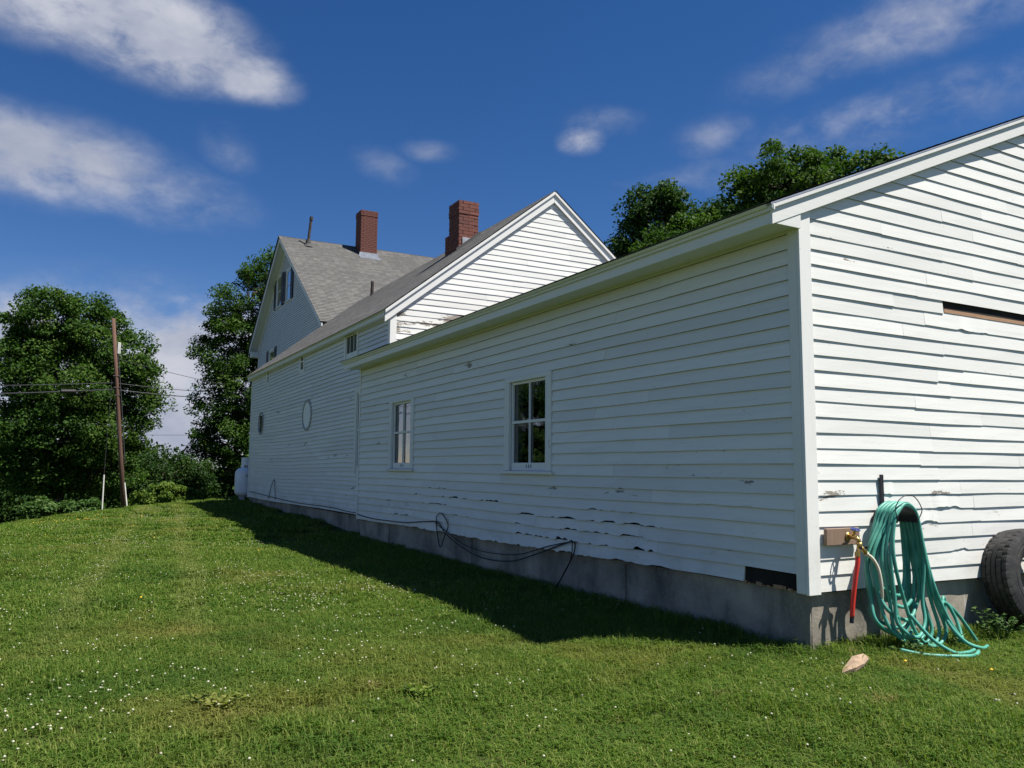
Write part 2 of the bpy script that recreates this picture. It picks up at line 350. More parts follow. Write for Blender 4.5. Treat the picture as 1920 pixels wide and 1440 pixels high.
foliage('leaf_maple', (0.018, 0.050, 0.007), (0.040, 0.092, 0.013), (0.095, 0.155, 0.026), 0.32)
foliage('leaf_dark', (0.012, 0.036, 0.008), (0.026, 0.064, 0.012), (0.060, 0.108, 0.022), 0.28)
foliage('leaf_light', (0.055, 0.105, 0.016), (0.10, 0.165, 0.026), (0.15, 0.21, 0.04), 0.32)
foliage('leaf_weed', (0.035, 0.085, 0.020), (0.065, 0.130, 0.030), (0.12, 0.18, 0.06), 0.30)
simple('clover_white', (0.44, 0.43, 0.31), 0.8, var=0.1); simple('flower_yellow', (0.75, 0.48, 0.03), 0.7, var=0.1)
m, g, b = mat_new('lawn_soil'); p = g.pos()
s1 = g.noise(p, 0.6, 6, 0.65); s2 = g.noise(p, 14, 4, 0.7)
sc_ = g.mix(g.ramp(s1, 0.35, 0.7), (0.055, 0.085, 0.018), (0.115, 0.112, 0.038))
g.put(b.inputs['Base Color'], g.mix(g.ramp(s2, 0.35, 0.7), g.mix(0.6, sc_, (0.02, 0.03, 0.01)), sc_)); b.inputs['Roughness'].default_value = 1.0; b.inputs['Specular IOR Level'].default_value = 0.1
g.put(b.inputs['Normal'], g.bump(s2, 0.8, 0.05))

# ------------------------------------------------------------------ terrain height (thin-plate fit)
CP = np.array([(-5.2, -4.6, 0.0), (0, 0, 0), (0, 3.6, 0), (0, 8, 0.0), (0, 11.2, 0.02), (0.2, 14.8, 0.16), (0.2, 22.3, 0.23), (0.2, 26, 0.19), (3, -1.5, -0.04), (8, -4, -0.1),
               (-1.7, 1.2, 0.0), (-1.7, 6, -0.02), (-1.6, 12.4, -0.09), (-4, 8, 0.0), (-6.4, 17.3, -0.05), (-5.8, 6.8, 0.0), (-6.2, 12, 0.0), (-3.1, 31.3, -0.44), (-5.8, 28.4, -0.50), (-1.4, 29.2, -0.05),
               (-1.4, 35.2, -0.40), (2.6, 39.7, -0.12), (-7.2, 26, -0.70), (-3.6, 22.8, -0.03), (-12, 20, -0.9), (-14, 8, -0.4), (-12, -4, -0.1), (-10, 30, -1.3), (-5, 45, -1.6), (-25, 30, -2.5), (-25, 5, -1.4),
               (20, 20, 0.0), (20, 45, -0.4), (20, -10, -0.2), (0, -20, 0.0), (-20, -20, -0.3), (0, 60, -2.0), (-2, 18, 0.02), (-2, 24, 0.08)])
def _tps(r): return np.where(r > 1e-9, r * r * np.log(np.maximum(r, 1e-9)), 0.0)
_n = len(CP); _K = _tps(np.linalg.norm(CP[:, None, :2] - CP[None, :, :2], axis=2)) + np.eye(_n) * 0.5
_P = np.hstack([np.ones((_n, 1)), CP[:, :2]]); _A = np.block([[_K, _P], [_P.T, np.zeros((3, 3))]])
_w = np.linalg.solve(_A, np.concatenate([CP[:, 2], np.zeros(3)]))
def gz(x, y):
    x = np.atleast_1d(np.asarray(x, float)); y = np.atleast_1d(np.asarray(y, float))
    r = np.hypot(x[:, None] - CP[None, :, 0], y[:, None] - CP[None, :, 1])
    z = _tps(r) @ _w[:_n] + _w[_n] + _w[_n + 1] * x + _w[_n + 2] * y
    d = np.hypot(x + 1, y - 15); f = np.clip((d - 38) / 40, 0, 1); f = f * f * (3 - 2 * f)
    z = np.clip(z, -3.5, 0.6) * (1 - f) + (-3.0) * f
    z = z + 0.016 * np.sin(x * 1.3 + 0.7 * np.sin(y * 0.9)) * np.sin(y * 1.1 + 0.5) * (1 - f)
    return z
def gz1(x, y): return float(gz(x, y)[0])
ax_x = np.unique(np.concatenate([np.linspace(-600, -40, 15), np.linspace(-40, 40, 161), np.linspace(40, 600, 15)]))
ax_y = np.unique(np.concatenate([np.linspace(-300, -20, 10), np.linspace(-20, 70, 181), np.linspace(70, 900, 15)]))
XX, YY = np.meshgrid(ax_x, ax_y); ZZ = gz(XX.ravel(), YY.ravel())
gv_ = np.column_stack([XX.ravel(), YY.ravel(), ZZ]); nx_, ny_ = len(ax_x), len(ax_y)
gf_ = [(j * nx_ + i, j * nx_ + i + 1, (j + 1) * nx_ + i + 1, (j + 1) * nx_ + i) for j in range(ny_ - 1) for i in range(nx_ - 1)]
gme = bpy.data.meshes.new('ground'); gme.from_pydata(gv_.tolist(), [], gf_); gme.polygons.foreach_set('use_smooth', [True] * len(gf_))
tag(link('ground', gme, None, MATS['lawn_soil']), 'gently rolling lawn of mown grass falling away behind a low brow', None, kind='structure')

# ------------------------------------------------------------------ walls of lapped clapboards
def ML(x0):                       # wall facing -X
    return lambda d, a, z: (x0 - d, a, z)
def MG(y0):                       # wall facing -Y
    return lambda d, a, z: (a, y0 - d, z)
def mbox(mb, M, d, a, z):
    p, q = M(d[0], a[0], z[0]), M(d[1], a[1], z[1]); return mb.box((p[0], q[0]), (p[1], q[1]), (p[2], q[2]))
LAP = 0.026
def board_geom(mb, M, a0, a1, z, ex, rs, seg=None, chips=(), warp=None, lap=LAP, t=0.0125, drop=None, front=0.0215):
    """a0, a1: functions of height giving the two ends; chips: (centre, half width, depth)"""
    L = a1(z + ex * .5) - a0(z + ex * .5)
    if seg is None: seg = max(1, min(6, int(L / 0.55)))
    if chips: seg = max(seg, int(L / 0.03))
    H = ex + lap; tilt = rs.uniform(-0.0022, 0.0022); zb = rs.uniform(-0.003, 0.003); db = rs.uniform(0, 0.003); ph = rs.uniform(0, 20)
    vs = []
    for i in range(seg + 1):
        u = i / seg; am = a0(z + ex * .5) + L * u
        wob = 0.0022 * math.sin(am * 2.3 + ph) + 0.0014 * math.sin(am * 5.1 + ph * 1.7) + tilt * (u - .5) * 2
        zo = zb + wob + (warp(am, z) if warp else 0.0); dd = db + 0.0016 * math.sin(am * 3.1 + ph * 2.2)
        up = 0.0; curl = 0.0
        for c, hw, dep in chips:
            k = abs(am - c) / hw
            if k < 1:
                e = min(1.0, (1 - k) * 3.0)
                nn = mnoise.fractal(Vector((am * 3.2, z * 37.0, c)), 1.0, 2.2, 5) + .55 * mnoise.noise(Vector((am * 13.0, z * 21.0, c + 3)))
                up = max(up, max(0.0, min(dep, dep * e * (0.25 + 1.6 * nn))) + 0.004 * e * abs(mnoise.noise(Vector((am * 30, z * 9, c))))); curl = max(curl, 0.011 * e * abs(mnoise.noise(Vector((am * 5, c, z * 11)))))
        dz = drop(am) if drop else 0.0
        for d_, h in ((front + dd + curl, up + dz), (0.0065, H), (0.0, H), (front + dd - t + curl, up + dz)):
            A = a0(z + h) + (a1(z + h) - a0(z + h)) * u
            vs.append(M(d_, A, z + h + zo))
    fs = []
    for i in range(seg):
        b = i * 4; c = b + 4
        fs += [(b, b + 1, c + 1, c), (b + 1, b + 2, c + 2, c + 1), (b + 3, b, c, c + 3)]
    fs += [(0, 3, 2, 1), (seg * 4, seg * 4 + 1, seg * 4 + 2, seg * 4 + 3)]
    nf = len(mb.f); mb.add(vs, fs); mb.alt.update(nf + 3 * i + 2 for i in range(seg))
def cut(iv, holes):
    out = [iv]
    for h0, h1 in holes:
        nxt = []
        for s, e in out:
            if h1 <= s or h0 >= e: nxt.append((s, e)); continue
            if h0 > s: nxt.append((s, h0))
            if h1 < e: nxt.append((h1, e))
        out = nxt
    return out
def clapboards(parent, M, z0, nrows, ex, ends, holes, seed, matfn, warp=None, avg=3.2, merged=None, chipfn=None, dropfn=None, lapfn=None, front=0.0215):
    """one object for each board; ends(z)->(lo,hi) wall limits; holes: (a0,a1,z0,z1)"""
    rs = random.Random(seed)
    for k in range(nrows):
        z = z0 + k * ex; zm = z + ex * .5; lo, hi = ends(zm)
        if hi - lo < 0.10: continue
        hs = [(h[0], h[1]) for h in holes if min(z + ex, h[3]) - max(z, h[2]) > ex * 0.2]
        for s, e in cut((lo, hi), hs):
            joints = []; a = s + rs.uniform(0.4, 1.0) * avg
            while a < e - 0.5: joints.append(a); a += rs.uniform(0.6, 1.35) * avg
            pts = [s] + joints + [e]
            for q in range(len(pts) - 1):
                p0, p1 = pts[q] + (0.001 if q else 0), pts[q + 1] - (0.001 if q < len(pts) - 2 else 0)
                if p1 - p0 < 0.03: continue
                f0 = (lambda zz, s=s: max(s, ends(zz)[0])) if (q == 0 and abs(s - lo) < 1e-6) else (lambda zz, p=p0: p)
                f1 = (lambda zz, e=e: min(e + 9, ends(zz)[1])) if (q == len(pts) - 2 and abs(e - hi) < 1e-6) else (lambda zz, p=p1: p)
                if q == 0 and abs(s - lo) < 1e-6: f0 = lambda zz: ends(zz)[0]
                chips = chipfn(k, p0, p1) if chipfn else ()
                mb = merged if merged is not None else MB()
                board_geom(mb, M, f0, f1, z, ex, rs, chips=chips, warp=warp, drop=(lambda a, k=k: dropfn(k, a)) if dropfn else None, lap=lapfn(k) if lapfn else LAP, t=front - 0.0095, front=front)
                if merged is None:
                    mb.build('clapboard', matfn(k, p0, p1, rs), parent, mat2=MATS['board_edge_shade'])

def snap(z0, ex, lo, hi):
    ks = [k for k in range(200) if min(z0 + (k + 1) * ex, hi) - max(z0 + k * ex, lo) > ex * 0.2]
    return z0 + ks[0] * ex, z0 + (ks[-1] + 1) * ex
def window(parent, M, a, z, casing=0.12, cols=2, rows=2, sill=True, curtain=None, solid=False, head=0.10, bottom=0.10, proud=0.041, name='window', glass='window_glass'):
    """sash window; a, z = glass opening; casing boards outside it"""
    a0, a1 = a; z0, z1 = z
    c = MB()
    mbox(c, M, (0.0, proud), (a0 - casing, a0 - 0.001), (z0 - bottom, z1 + head)); mbox(c, M, (0.0, proud), (a1 + 0.001, a1 + casing), (z0 - bottom, z1 + head))
    mbox(c, M, (0.0, proud + 0.003), (a0 - casing + 0.002, a1 + casing - 0.002), (z1 + 0.001, z1 + head))
    w = c.build(name, MATS['paint_trim_vertical'], parent, bevel=0.003)
    back = 0.004 if solid else -0.035
    s = MB(); r = 0.035; dd = (back + 0.006, back + 0.034) if not solid else (0.006, 0.020)
    mbox(s, M, dd, (a0, a0 + r), (z0 - bottom, z1)); mbox(s, M, dd, (a1 - r, a1), (z0 - bottom, z1))
    mbox(s, M, (dd[0] + .001, dd[1] + .001), (a0 + r, a1 - r), (z1 - r, z1)); mbox(s, M, (dd[0] + .001, dd[1] + .001), (a0 + r, a1 - r), (z0 - bottom, z0 + 0.002))
    s.build('sash', MATS['paint_trim'], w, bevel=0.002)
    for i in range(1, cols):
        q = a0 + (a1 - a0) * i / cols; t = MB(); mbox(t, M, (dd[0] + .002, dd[1] - .004), (q - 0.011, q + 0.011), (z0 + 0.002, z1 - r)); t.build('muntin', MATS['paint_trim'], w)
    for i in range(1, rows):
        q = z0 + (z1 - z0) * i / rows; hh = 0.017 if (rows == 2) else 0.011
        t = MB(); mbox(t, M, (dd[0] + .003, dd[1] + .003), (a0 + r, a1 - r), (q - hh, q + hh)); t.build('meeting_rail' if rows == 2 else 'muntin', MATS['paint_trim'], w)
    t = MB(); mbox(t, M, (back, back + 0.003), (a0 + 0.01, a1 - 0.01), (z0 - 0.01, z1 - 0.01)); t.build('pane', MATS[glass], w)
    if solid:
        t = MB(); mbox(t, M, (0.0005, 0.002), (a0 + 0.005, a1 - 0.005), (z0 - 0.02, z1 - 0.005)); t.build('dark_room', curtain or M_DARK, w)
    elif curtain is not None:
        mat, u0, u1 = curtain; t = MB(); n = 26; vs = []; fs = []
        for i in range(n + 1):
            A = a0 + (a1 - a0) * (u0 + (u1 - u0) * i / n); dpt = -0.052 + 0.006 * math.sin(i * 1.9) + 0.004 * math.sin(i * 0.8)
            vs += [M(dpt, A, z0 - 0.06), M(dpt - 0.01, A, z1 + 0.04)]
        fs = [(2 * i, 2 * i + 2, 2 * i + 3, 2 * i + 1) for i in range(n)]
        t.add(vs, fs); t.build('curtain', mat, w, smooth=True)
    if sill:
        t = MB(); mbox(t, M, (0.0, 0.075), (a0 - casing - 0.05, a1 + casing + 0.02), (z0 - bottom - 0.045, z0 - bottom - 0.003)); t.build('sill', MATS['paint_trim'], w, bevel=0.006)
    return w

def shingle_roof(name, parent, O, along, up, L, S, mat, ex=0.14, thick=0.008, seed=0):
    """lapped courses over the slope: O lower corner, along unit, up-slope unit; one mesh with UVs in metres"""
    O = Vector(O); A = Vector(along).normalized(); U = Vector(up).normalized(); N = A.cross(U).normalized()
    if N.z < 0: N = -N
    rs = random.Random(seed); vs = []; fs = []; uv = []; nseg = max(2, int(L / 0.9)); n = int(math.ceil(S / ex))
    for k in range(n):
        v0 = k * ex; v1 = min(S, v0 + ex + 0.02)
        off = [rs.uniform(-0.006, 0.006) for _ in range(nseg + 1)]
        for i in range(nseg + 1):
            u = L * i / nseg; e = off[i]
            for (v, h) in ((v0 + e, 0.0), (v0 + e, thick + 0.004 + rs.uniform(0, 0.002)), (v1, 0.003)):
                vs.append(O + A * u + U * v + N * h); uv.append((u + (k % 2) * 0.15, v if h else v0 + 0.01))
        b = k * (nseg + 1) * 3
        for i in range(nseg):
            c = b + i * 3
            fs += [(c, c + 3, c + 4, c + 1), (c + 1, c + 4, c + 5, c + 2)]
    me = bpy.data.meshes.new(name); me.from_pydata([tuple(v) for v in vs], [], fs)
    ul = me.uv_layers.new(name='UVMap')
    li = np.zeros(len(me.loops), dtype=np.int32); me.loops.foreach_get('vertex_index', li)
    ul.data.foreach_set('uv', np.array(uv, dtype=np.float32)[li].ravel())
    o = link(name, me, parent, mat); o['kind'] = 'stuff'; return o

# ================================================================== THE SHED (nearest building)
shed = thing('clapboard_shed', 'nearest long low shed of peeling white clapboards with green hose on its sunlit end', 'shed')
EX = 0.127; ZR = 0.473; SH_L = 11.30; SH_W = 8.5; PITCH = 0.417
def roof_z(x): return 3.55 + PITCH * ((x if x < SH_W / 2 else SH_W - x) + 0.418)
W1 = (3.985, 4.925, 1.505, 2.575); W2 = (8.49, 9.42, 1.515, 2.60)
cas = 0.135
HL = [(w[0] - cas, w[1] + cas, w[2] - 0.11, w[3] + 0.055) for w in (W1, W2)]
HOLE = (0.10, 0.68, ZR - 0.1, ZR + EX * 0.75)
CHIPS = {0: [(7.6, 1.2, .035), (5.9, 1.0, .03), (4.0, 1.3, .05), (2.3, .5, .03), (9.6, .9, .02)],
         1: [(3.4, 0.9, .075), (2.0, .22, .07), (4.4, .5, .06), (8.9, .35, .05)],
         2: [(2.5, 0.55, .05), (3.35, .45, .06), (4.6, .25, .06), (6.5, .3, .03)],
         3: [(2.55, 0.45, .05), (1.95, .25, .04), (7.4, .5, .04), (4.0, .6, .05)],
         4: [(6.8, .5, .055), (5.6, .35, .06), (2.6, .35, .035), (8.1, .25, .055)],
         5: [(7.3, .3, .03), (0.9, .3, .012)]}
def shed_chips(k, p0, p1): return [(c, w * 1.4, d * 0.52) for c, w, d in CHIPS.get(k, []) if c + w > p0 and c - w < p1]
def shed_mat(k, p0, p1, rs):
    if k in (6, 7, 8) and p0 < 1.0: return MATS['paint_worn']
    if k <= 4: return MATS['paint_worn'] if rs.random() < 0.55 else MATS['paint_clapboard']
    return MATS['paint_worn'] if rs.random() < 0.10 else MATS['paint_clapboard']
def shed_warp(a, z): return 0.008 * math.sin(a * 0.9 + z) * max(0, 1.6 - z) + 0.004 * math.sin(a * 0.55 + z * 2)
def shed_drop(k, a): return -0.055 * min(1, max(0, (a - 1.5) / 8)) if k == 0 else 0.0
clapboards(shed, ML(0.0), ZR, 24, EX, lambda z: (0.095, SH_L - 0.02), HL + [HOLE], 11, shed_mat, shed_warp, chipfn=shed_chips, dropfn=shed_drop,
           lapfn=lambda k: 0.005 if k <= 4 else LAP, front=0.029)
# gable end: boards run under the rake board
def gab_ends(z):
    x0 = 0.105
    if z > 3.55: x0 = max(x0, (z - 3.47) / PITCH - 0.418 + 0.05)
    x1 = SH_W - x0
    return (x0, x1) if x1 > x0 else (SH_W / 2, SH_W / 2)
GAPROW = 19
def gab_mat(k, p0, p1, rs):
    if 3 <= k <= 5 and p0 < 3: return MATS['paint_worn']
    return MATS['paint_worn'] if rs.random() < 0.12 else MATS['paint_clapboard']
GCH = {4: [(1.5, .14, .03)], 6: [(0.95, .10, .02)], 5: [(1.75, .3, .018)], 18: [(2.3, .25, .02)], 2: [(1.9, .15, .02)]}
clapboards(shed, MG(0.0), ZR, 40, EX, gab_ends, [(1.86, 3.9, ZR + GAPROW * EX + 0.002, ZR + (GAPROW + 1) * EX)], 23, gab_mat,
           avg=2.3, chipfn=lambda k, p0, p1: [c for c in GCH.get(k, []) if c[0] + c[1] > p0 and c[0] - c[1] < p1], front=0.0168)
t = MB(); t.box((1.88, 3.88), (-0.012, -0.0085), (ZR + GAPROW * EX + 0.018, ZR + GAPROW * EX + 0.052)); t.build('bare_lath', MATS['bare_wood'], shed)
# sheathing behind the boards, real openings at the windows
t = MB(); xs = (0.003, 0.10)
t.box(xs, (0.003, W1[0] - .01), (0.474, 3.60)); t.box(xs, (W1[1] + .01, W2[0] - .01), (0.474, 3.60)); t.box(xs, (W2[1] + .01, SH_L - .01), (0.474, 3.60))
for w in (W1, W2): t.box(xs, (w[0] - .01, w[1] + .01), (0.474, w[2] - .07)); t.box(xs, (w[0] - .01, w[1] + .01), (w[3] + .01, 3.60))
t.build('sheathing', M_SHEATH, shed)
t = MB(); pent = [(0.105, 0.462), (SH_W - .105, 0.462), (SH_W - .105, 3.60), (SH_W / 2, roof_z(SH_W / 2) - .16), (0.105, 3.60)]
t.prism([(x, 0, z) for x, z in pent], (0, 0.003, 0), (0, 0.10, 0)); t.build('gable_sheathing', M_SHEATH, shed)
t = MB(); t.prism([(x, 0, z) for x, z in pent], (0, SH_L - 0.1, 0), (0, SH_L - 0.004, 0)); t.build('far_gable', M_SHEATH, shed)
t = MB(); t.box((SH_W - .1, SH_W), (0.0, SH_L), (0.3, 3.6)); t.build('rear_wall', MATS['paint_clapboard'], shed)
t = MB(); t.box((0.1, SH_W - .1), (0.1, SH_L - .1), (0.02, 0.30)); t.build('floor', M_ROOM, shed)
t = MB(); t.box((2.5, 2.56), (0.1, SH_L - .1), (0.30, 3.5)); t.build('inner_partition', M_ROOM, shed)
# foundation: rough concrete sheets, slightly set back
def conc_wall(name, parent, M, a0, a1, z0, z1, d=-0.035, thick=0.22, seed=0):
    mb = MB(); n = max(2, int((a1 - a0) / 0.16)); mrows = 7; vs = []
    for j in range(mrows + 1):
        for i in range(n + 1):
            a = a0 + (a1 - a0) * i / n; z = z0 + (z1 - z0) * j / mrows
            vs.append(M(d + 0.010 * mnoise.fractal(Vector((a * 1.7, z * 2.5, seed)), 1.0, 2.0, 4), a, z))
    fs = [(j * (n + 1) + i, j * (n + 1) + i + 1, (j + 1) * (n + 1) + i + 1, (j + 1) * (n + 1) + i) for j in range(mrows) for i in range(n)]
    mb.add(vs, fs); mbox(mb, M, (d - thick, d - 0.02), (a0, a1), (z0, z1)); return mb.build(name, MATS['concrete'], parent)
conc_wall('foundation', shed, ML(0.0), 0.028, SH_L - 0.03, -0.45, 0.470)
conc_wall('foundation', shed, MG(0.0), 0.032, SH_W - 0.03, -0.45, 0.46, seed=3)
t = MB()                                                         # cast seams left by the forms
for a in (2.45, 6.15, 9.6): t.box((0.022, 0.05), (a - 0.006, a + 0.006), (-0.4, 0.44))
t.build('form_seam', MATS['concrete'], shed)
# rubble left in the hole at the wall's foot
t = MB(); rs = random.Random(5)
for i in range(14):
    y = rs.uniform(.15, .7); s = rs.uniform(.008, .03); t.box((0.004 - rs.uniform(0, .02), 0.03), (y, y + s * 2), (.467, .467 + s))
t.build('rotten_sill', MATS['bare_wood'], shed)
# corner boards
for nm, bx in (('corner_board', ((-0.036, 0.0), (-0.002, 0.092), (0.462, 3.455))), ('corner_board', ((-0.035, 0.103), (-0.033, -0.003), (0.455, 3.60)))):
    MB().box(*bx).build(nm, MATS['paint_trim_vertical'], shed, bevel=0.003)
MB().box((-0.037, 0.0), (SH_L - 0.015, SH_L + 0.045), (0.40, 3.455)).build('corner_board', MATS['paint_trim_vertical'], shed, bevel=0.003)
MB().box((0.0, 0.19), (SH_L + 0.0, SH_L + 0.04), (0.40, 3.455)).build('end_board', MATS['paint_trim_vertical'], shed)
# eaves: soffit, fascia, crown; rake board and trim on the gable
EY0, EY1 = -0.055, SH_L + 0.16
MB().box((-0.315, 0.06), (EY0 + .03, EY1 - .005), (3.425, 3.447)).build('soffit', MATS['paint_trim'], shed)
MB().box((-0.345, -0.3155), (EY0, EY1), (3.405, 3.545)).build('fascia', MATS['paint_trim'], shed, bevel=0.003)
MB().box((-0.372, -0.3455), (EY0 - .03, EY1 + .01), (3.50, 3.552)).build('eave_moulding', MATS['paint_trim'], shed, bevel=0.006)
t = MB(); t.prism([(-0.345, 0, 3.405), (-0.031, 0, 3.405), (-0.031, 0, 3.53), (-0.345, 0, 3.40 + .06)], (0, EY0 + .028, 0), (0, EY0, 0)); t.build('eave_return', MATS['paint_trim'], shed)
def slope_strip(name, xa, xb, y0, y1, lo, hi, mat, bev=0.0):
    """board following the gable slope between xa and xb, lo/hi measured down from the roof line"""
    t = MB(); t.prism([(xa, 0, roof_z(xa) - lo), (xb, 0, roof_z(xb) - lo), (xb, 0, roof_z(xb) - hi), (xa, 0, roof_z(xa) - hi)], (0, y0, 0), (0, y1, 0)); return t.build(name, mat, shed, bevel=bev)
for xa, xb in ((-0.36, SH_W / 2), (SH_W / 2 + .002, SH_W + 0.36)):
    slope_strip('rake_board', xa, xb, -0.036, -0.060, 0.050, 0.185, MATS['paint_trim'], 0.003)
    slope_strip('rake_trim', xa - (0.02 if xa < 0 else 0), xb, -0.0605, -0.080, 0.020, 0.056, MATS['paint_trim'], 0.004)
    slope_strip('drip_edge', xa - (0.03 if xa < 0 else 0), xb, -0.03, -0.082, 0.004, 0.019, MATS['flashing'])
Sl = math.hypot(1, PITCH)
for sgn, x0 in ((1, -0.415), (-1, SH_W + 0.415)):
    t = MB(); xm = SH_W / 2; za, zb_ = roof_z(-0.415) - 0.003, roof_z(xm) - 0.003
    t.prism([(x0, 0, za), (xm, 0, zb_), (xm, 0, zb_ - 0.10), (x0 + sgn * 0.09, 0, za - 0.055 + 0.035), (x0 + sgn * 0.02, 0, za - 0.02)], (0, -0.034, 0), (0, EY1 - .01, 0)); t.build('roof_deck', MATS['paint_trim'], shed)
    shingle_roof('shingles', shed, (x0 - sgn * 0.01, -0.088, za + 0.004), (0, 1, 0), (sgn, 0, PITCH), EY1 + 0.10, (xm + 0.42) * Sl, M_SHINGLE_D, thick=.002, seed=2)
window(shed, ML(0.0), W1[:2], W1[2:], cas, head=snap(ZR, EX, W1[2] - .11, W1[3] + .055)[1] - W1[3] + .004, curtain=(MATS['curtain_white'], 0.78, 1.0))
window(shed, ML(0.0), W2[:2], W2[2:], cas, head=snap(ZR, EX, W2[2] - .11, W2[3] + .055)[1] - W2[3] + .004, curtain=(MATS['curtain_warm'], 0.0, 1.0))
# three finger lifts on each bottom rail, recess shade painted as grey blocks
for w, par in zip((W1, W2), [o for o in shed.children if o.name.startswith('window')]):
    c = (w[0] + w[1]) / 2
    for k in (-1, 0, 1):
        t = MB(); t.box((-0.0035, 0.001), (c + k * .058 - .011, c + k * .058 + .011), (w[2] - .066, w[2] - .022)); t.build('finger_lift', simple('lift_shade', (0.20, 0.22, 0.24), 0.8) if 'lift_shade' not in MATS else MATS['lift_shade'], par)

# ================================================================== THE WING (middle building)
wing = thing('clapboard_wing', 'tall middle wing of narrow white clapboards with oval windows and a brick chimney', 'house wing')
WX, WY0, WY1 = 0.20, 10.20, 23.60; WXR = 7.56; WXM = 3.88; WP = 0.785
def wroof(x): return 4.477 + WP * ((x if x < WXM else 2 * WXM - x) - 0.034)
WEX = 0.097
OV = [(16.25, 2.76, 0.43, 0.385), (21.92, 2.80, 0.38, 0.35)]
WW = [(12.25, 13.05, 3.95, 4.36), (16.78, 17.14, 4.02, 4.44), (20.98, 21.28, 4.05, 4.45)]
DOOR = (11.40, 12.12, 1.45, 3.00)
wh = [(a - .10, b_ + .10, c - .09, 5) for a, b_, c, d in WW] + [(DOOR[0] - .12, DOOR[1] + .14, DOOR[2] - .10, DOOR[3] + .10)] + [(o[0] - o[2] * .74, o[0] + o[2] * .74, o[1] - o[3] * .74, o[1] + o[3] * .74) for o in OV]
def wing_warp(a, z):
    return 0.030 * math.sin((a - 10) * 0.42 + 0.6) * math.exp(-((z - 2.2) / 1.6) ** 2) + 0.010 * math.sin(a * 0.5 + z * 1.4) + 0.003 * math.sin(a * 2.1 + z * 3)
def wing_mat(k, p0, p1, rs): return MATS['paint_worn'] if rs.random() < 0.14 else MATS['paint_clapboard']
clapboards(wing, ML(WX), 0.44, 42, WEX, lambda z: (WY0 + .09, WY1 - .09), wh, 31, wing_mat, wing_warp, avg=3.6, front=0.030)
GZ0 = 4.17 - 0.123 * 6
def wg_ends(z):
    x0 = WX + 0.095
    if z > 4.35: x0 = max(x0, (z - 4.477 + 0.10) / WP + 0.034 + 0.03)
    return (x0, 2 * WXM - x0) if x0 < WXM else (WXM, WXM)
def wgm(k, p0, p1, rs):
    if 5 <= k <= 8 and p0 < 3.2: return MATS['paint_peeling']
    return MATS['paint_clapboard']
clapboards(wing, MG(WY0), GZ0, 33, 0.123, wg_ends, [], 37, wgm, avg=3.0, front=0.0168)
t = MB(); t.box((WX + .003, WX + .10), (WY0 + .003, WY1 - .003), (0.422, 4.5)); t.build('sheathing', M_SHEATH, wing)
t = MB(); pent = [(WX + .1, .25), (WXR - .1, .25), (WXR - .1, 4.5), (WXM, wroof(WXM) - .2), (WX + .1, 4.5)]
t.prism([(x, 0, z) for x, z in pent], (0, WY0 + .003, 0), (0, WY0 + .1, 0)); t.build('gable_sheathing', M_SHEATH, wing)
t = MB(); t.prism([(x, 0, z) for x, z in pent], (0, WY1 - .1, 0), (0, WY1 - .004, 0)); t.build('far_gable', MATS['paint_clapboard'], wing)
MB().box((WXR - .1, WXR), (WY0, WY1), (.25, 4.5)).build('rear_wall', MATS['paint_clapboard'], wing)
conc_wall('foundation', wing, ML(WX), SH_L + 0.02, WY1 - .02, -0.5, 0.42, seed=8)
for bx in (((WX - .040, WX), (WY0 - .002, WY0 + .088), (.4, 4.45)), ((WX - .040, WX), (WY1 - .088, WY1 + .02), (.4, 4.45)), ((WX - .039, WX + .095), (WY0 - .032, WY0 - .003), (3.2, 4.52))):
    MB().box(*bx).build('corner_board', MATS['paint_trim_vertical'], wing, bevel=0.003)
MB().box((0.055, WX), (WY0 - .04, WY1 + .12), (4.345, 4.47)).build('frieze', MATS['paint_trim'], wing)
MB().box((0.040, 0.0545), (WY0 - .06, WY1 + .14), (4.36, 4.475)).build('fascia', MATS['paint_trim'], wing, bevel=.002)
def wing_strip(name, xa, xb, y0, y1, lo, hi, mat, bev=0.0):
    t = MB(); t.prism([(xa, 0, wroof(xa) - lo), (xb, 0, wroof(xb) - lo), (xb, 0, wroof(xb) - hi), (xa, 0, wroof(xa) - hi)], (0, y0, 0), (0, y1, 0)); return t.build(name, mat, wing, bevel=bev)
for xa, xb in ((0.04, WXM), (WXM + .002, 2 * WXM - 0.04)):
    for (y0, y1, s) in ((WY0 - .034, WY0 - .062, 1), (WY1 + .004, WY1 + .035, -1)):
        wing_strip('rake_board', xa, xb, y0, y1, 0.050, 0.250, MATS['paint_trim'], .003)
        wing_strip('rake_trim', xa, xb, y1 - .0005 * s, y1 - .030 * s, 0.010, 0.075, MATS['paint_trim'], .003)
WS = math.hypot(1, WP)
for sgn, x0 in ((1, 0.0), (-1, 2 * WXM)):
    za = wroof(0.0); zb_ = wroof(WXM)
    t = MB(); t.prism([(x0, 0, za), (WXM, 0, zb_), (WXM, 0, zb_ - .05), (x0 + sgn * .03, 0, za - .02)], (0, WY0 - .05, 0), (0, WY1 + .06, 0)); t.build('roof_deck', MATS['paint_trim'], wing)
    shingle_roof('shingles', wing, (x0 - sgn * .015, WY0 - .10, za + .002), (0, 1, 0), (sgn, 0, WP), WY1 - WY0 + .24, (WXM + .01) * WS, M_SHINGLE, thick=.001, seed=4)
for i, (a0, a1, z0, z1) in enumerate(WW):
    window(wing, ML(WX), (a0, a1), (z0, z1), 0.095, cols=3 if i == 0 else 1, rows=1 if i == 0 else 2, sill=False, solid=True, head=min(snap(0.44, WEX, z0 - .09, 5)[1], 4.40) - z1, bottom=z0 - snap(0.44, WEX, z0 - .09, 5)[0] + .006, glass='dark_glass')
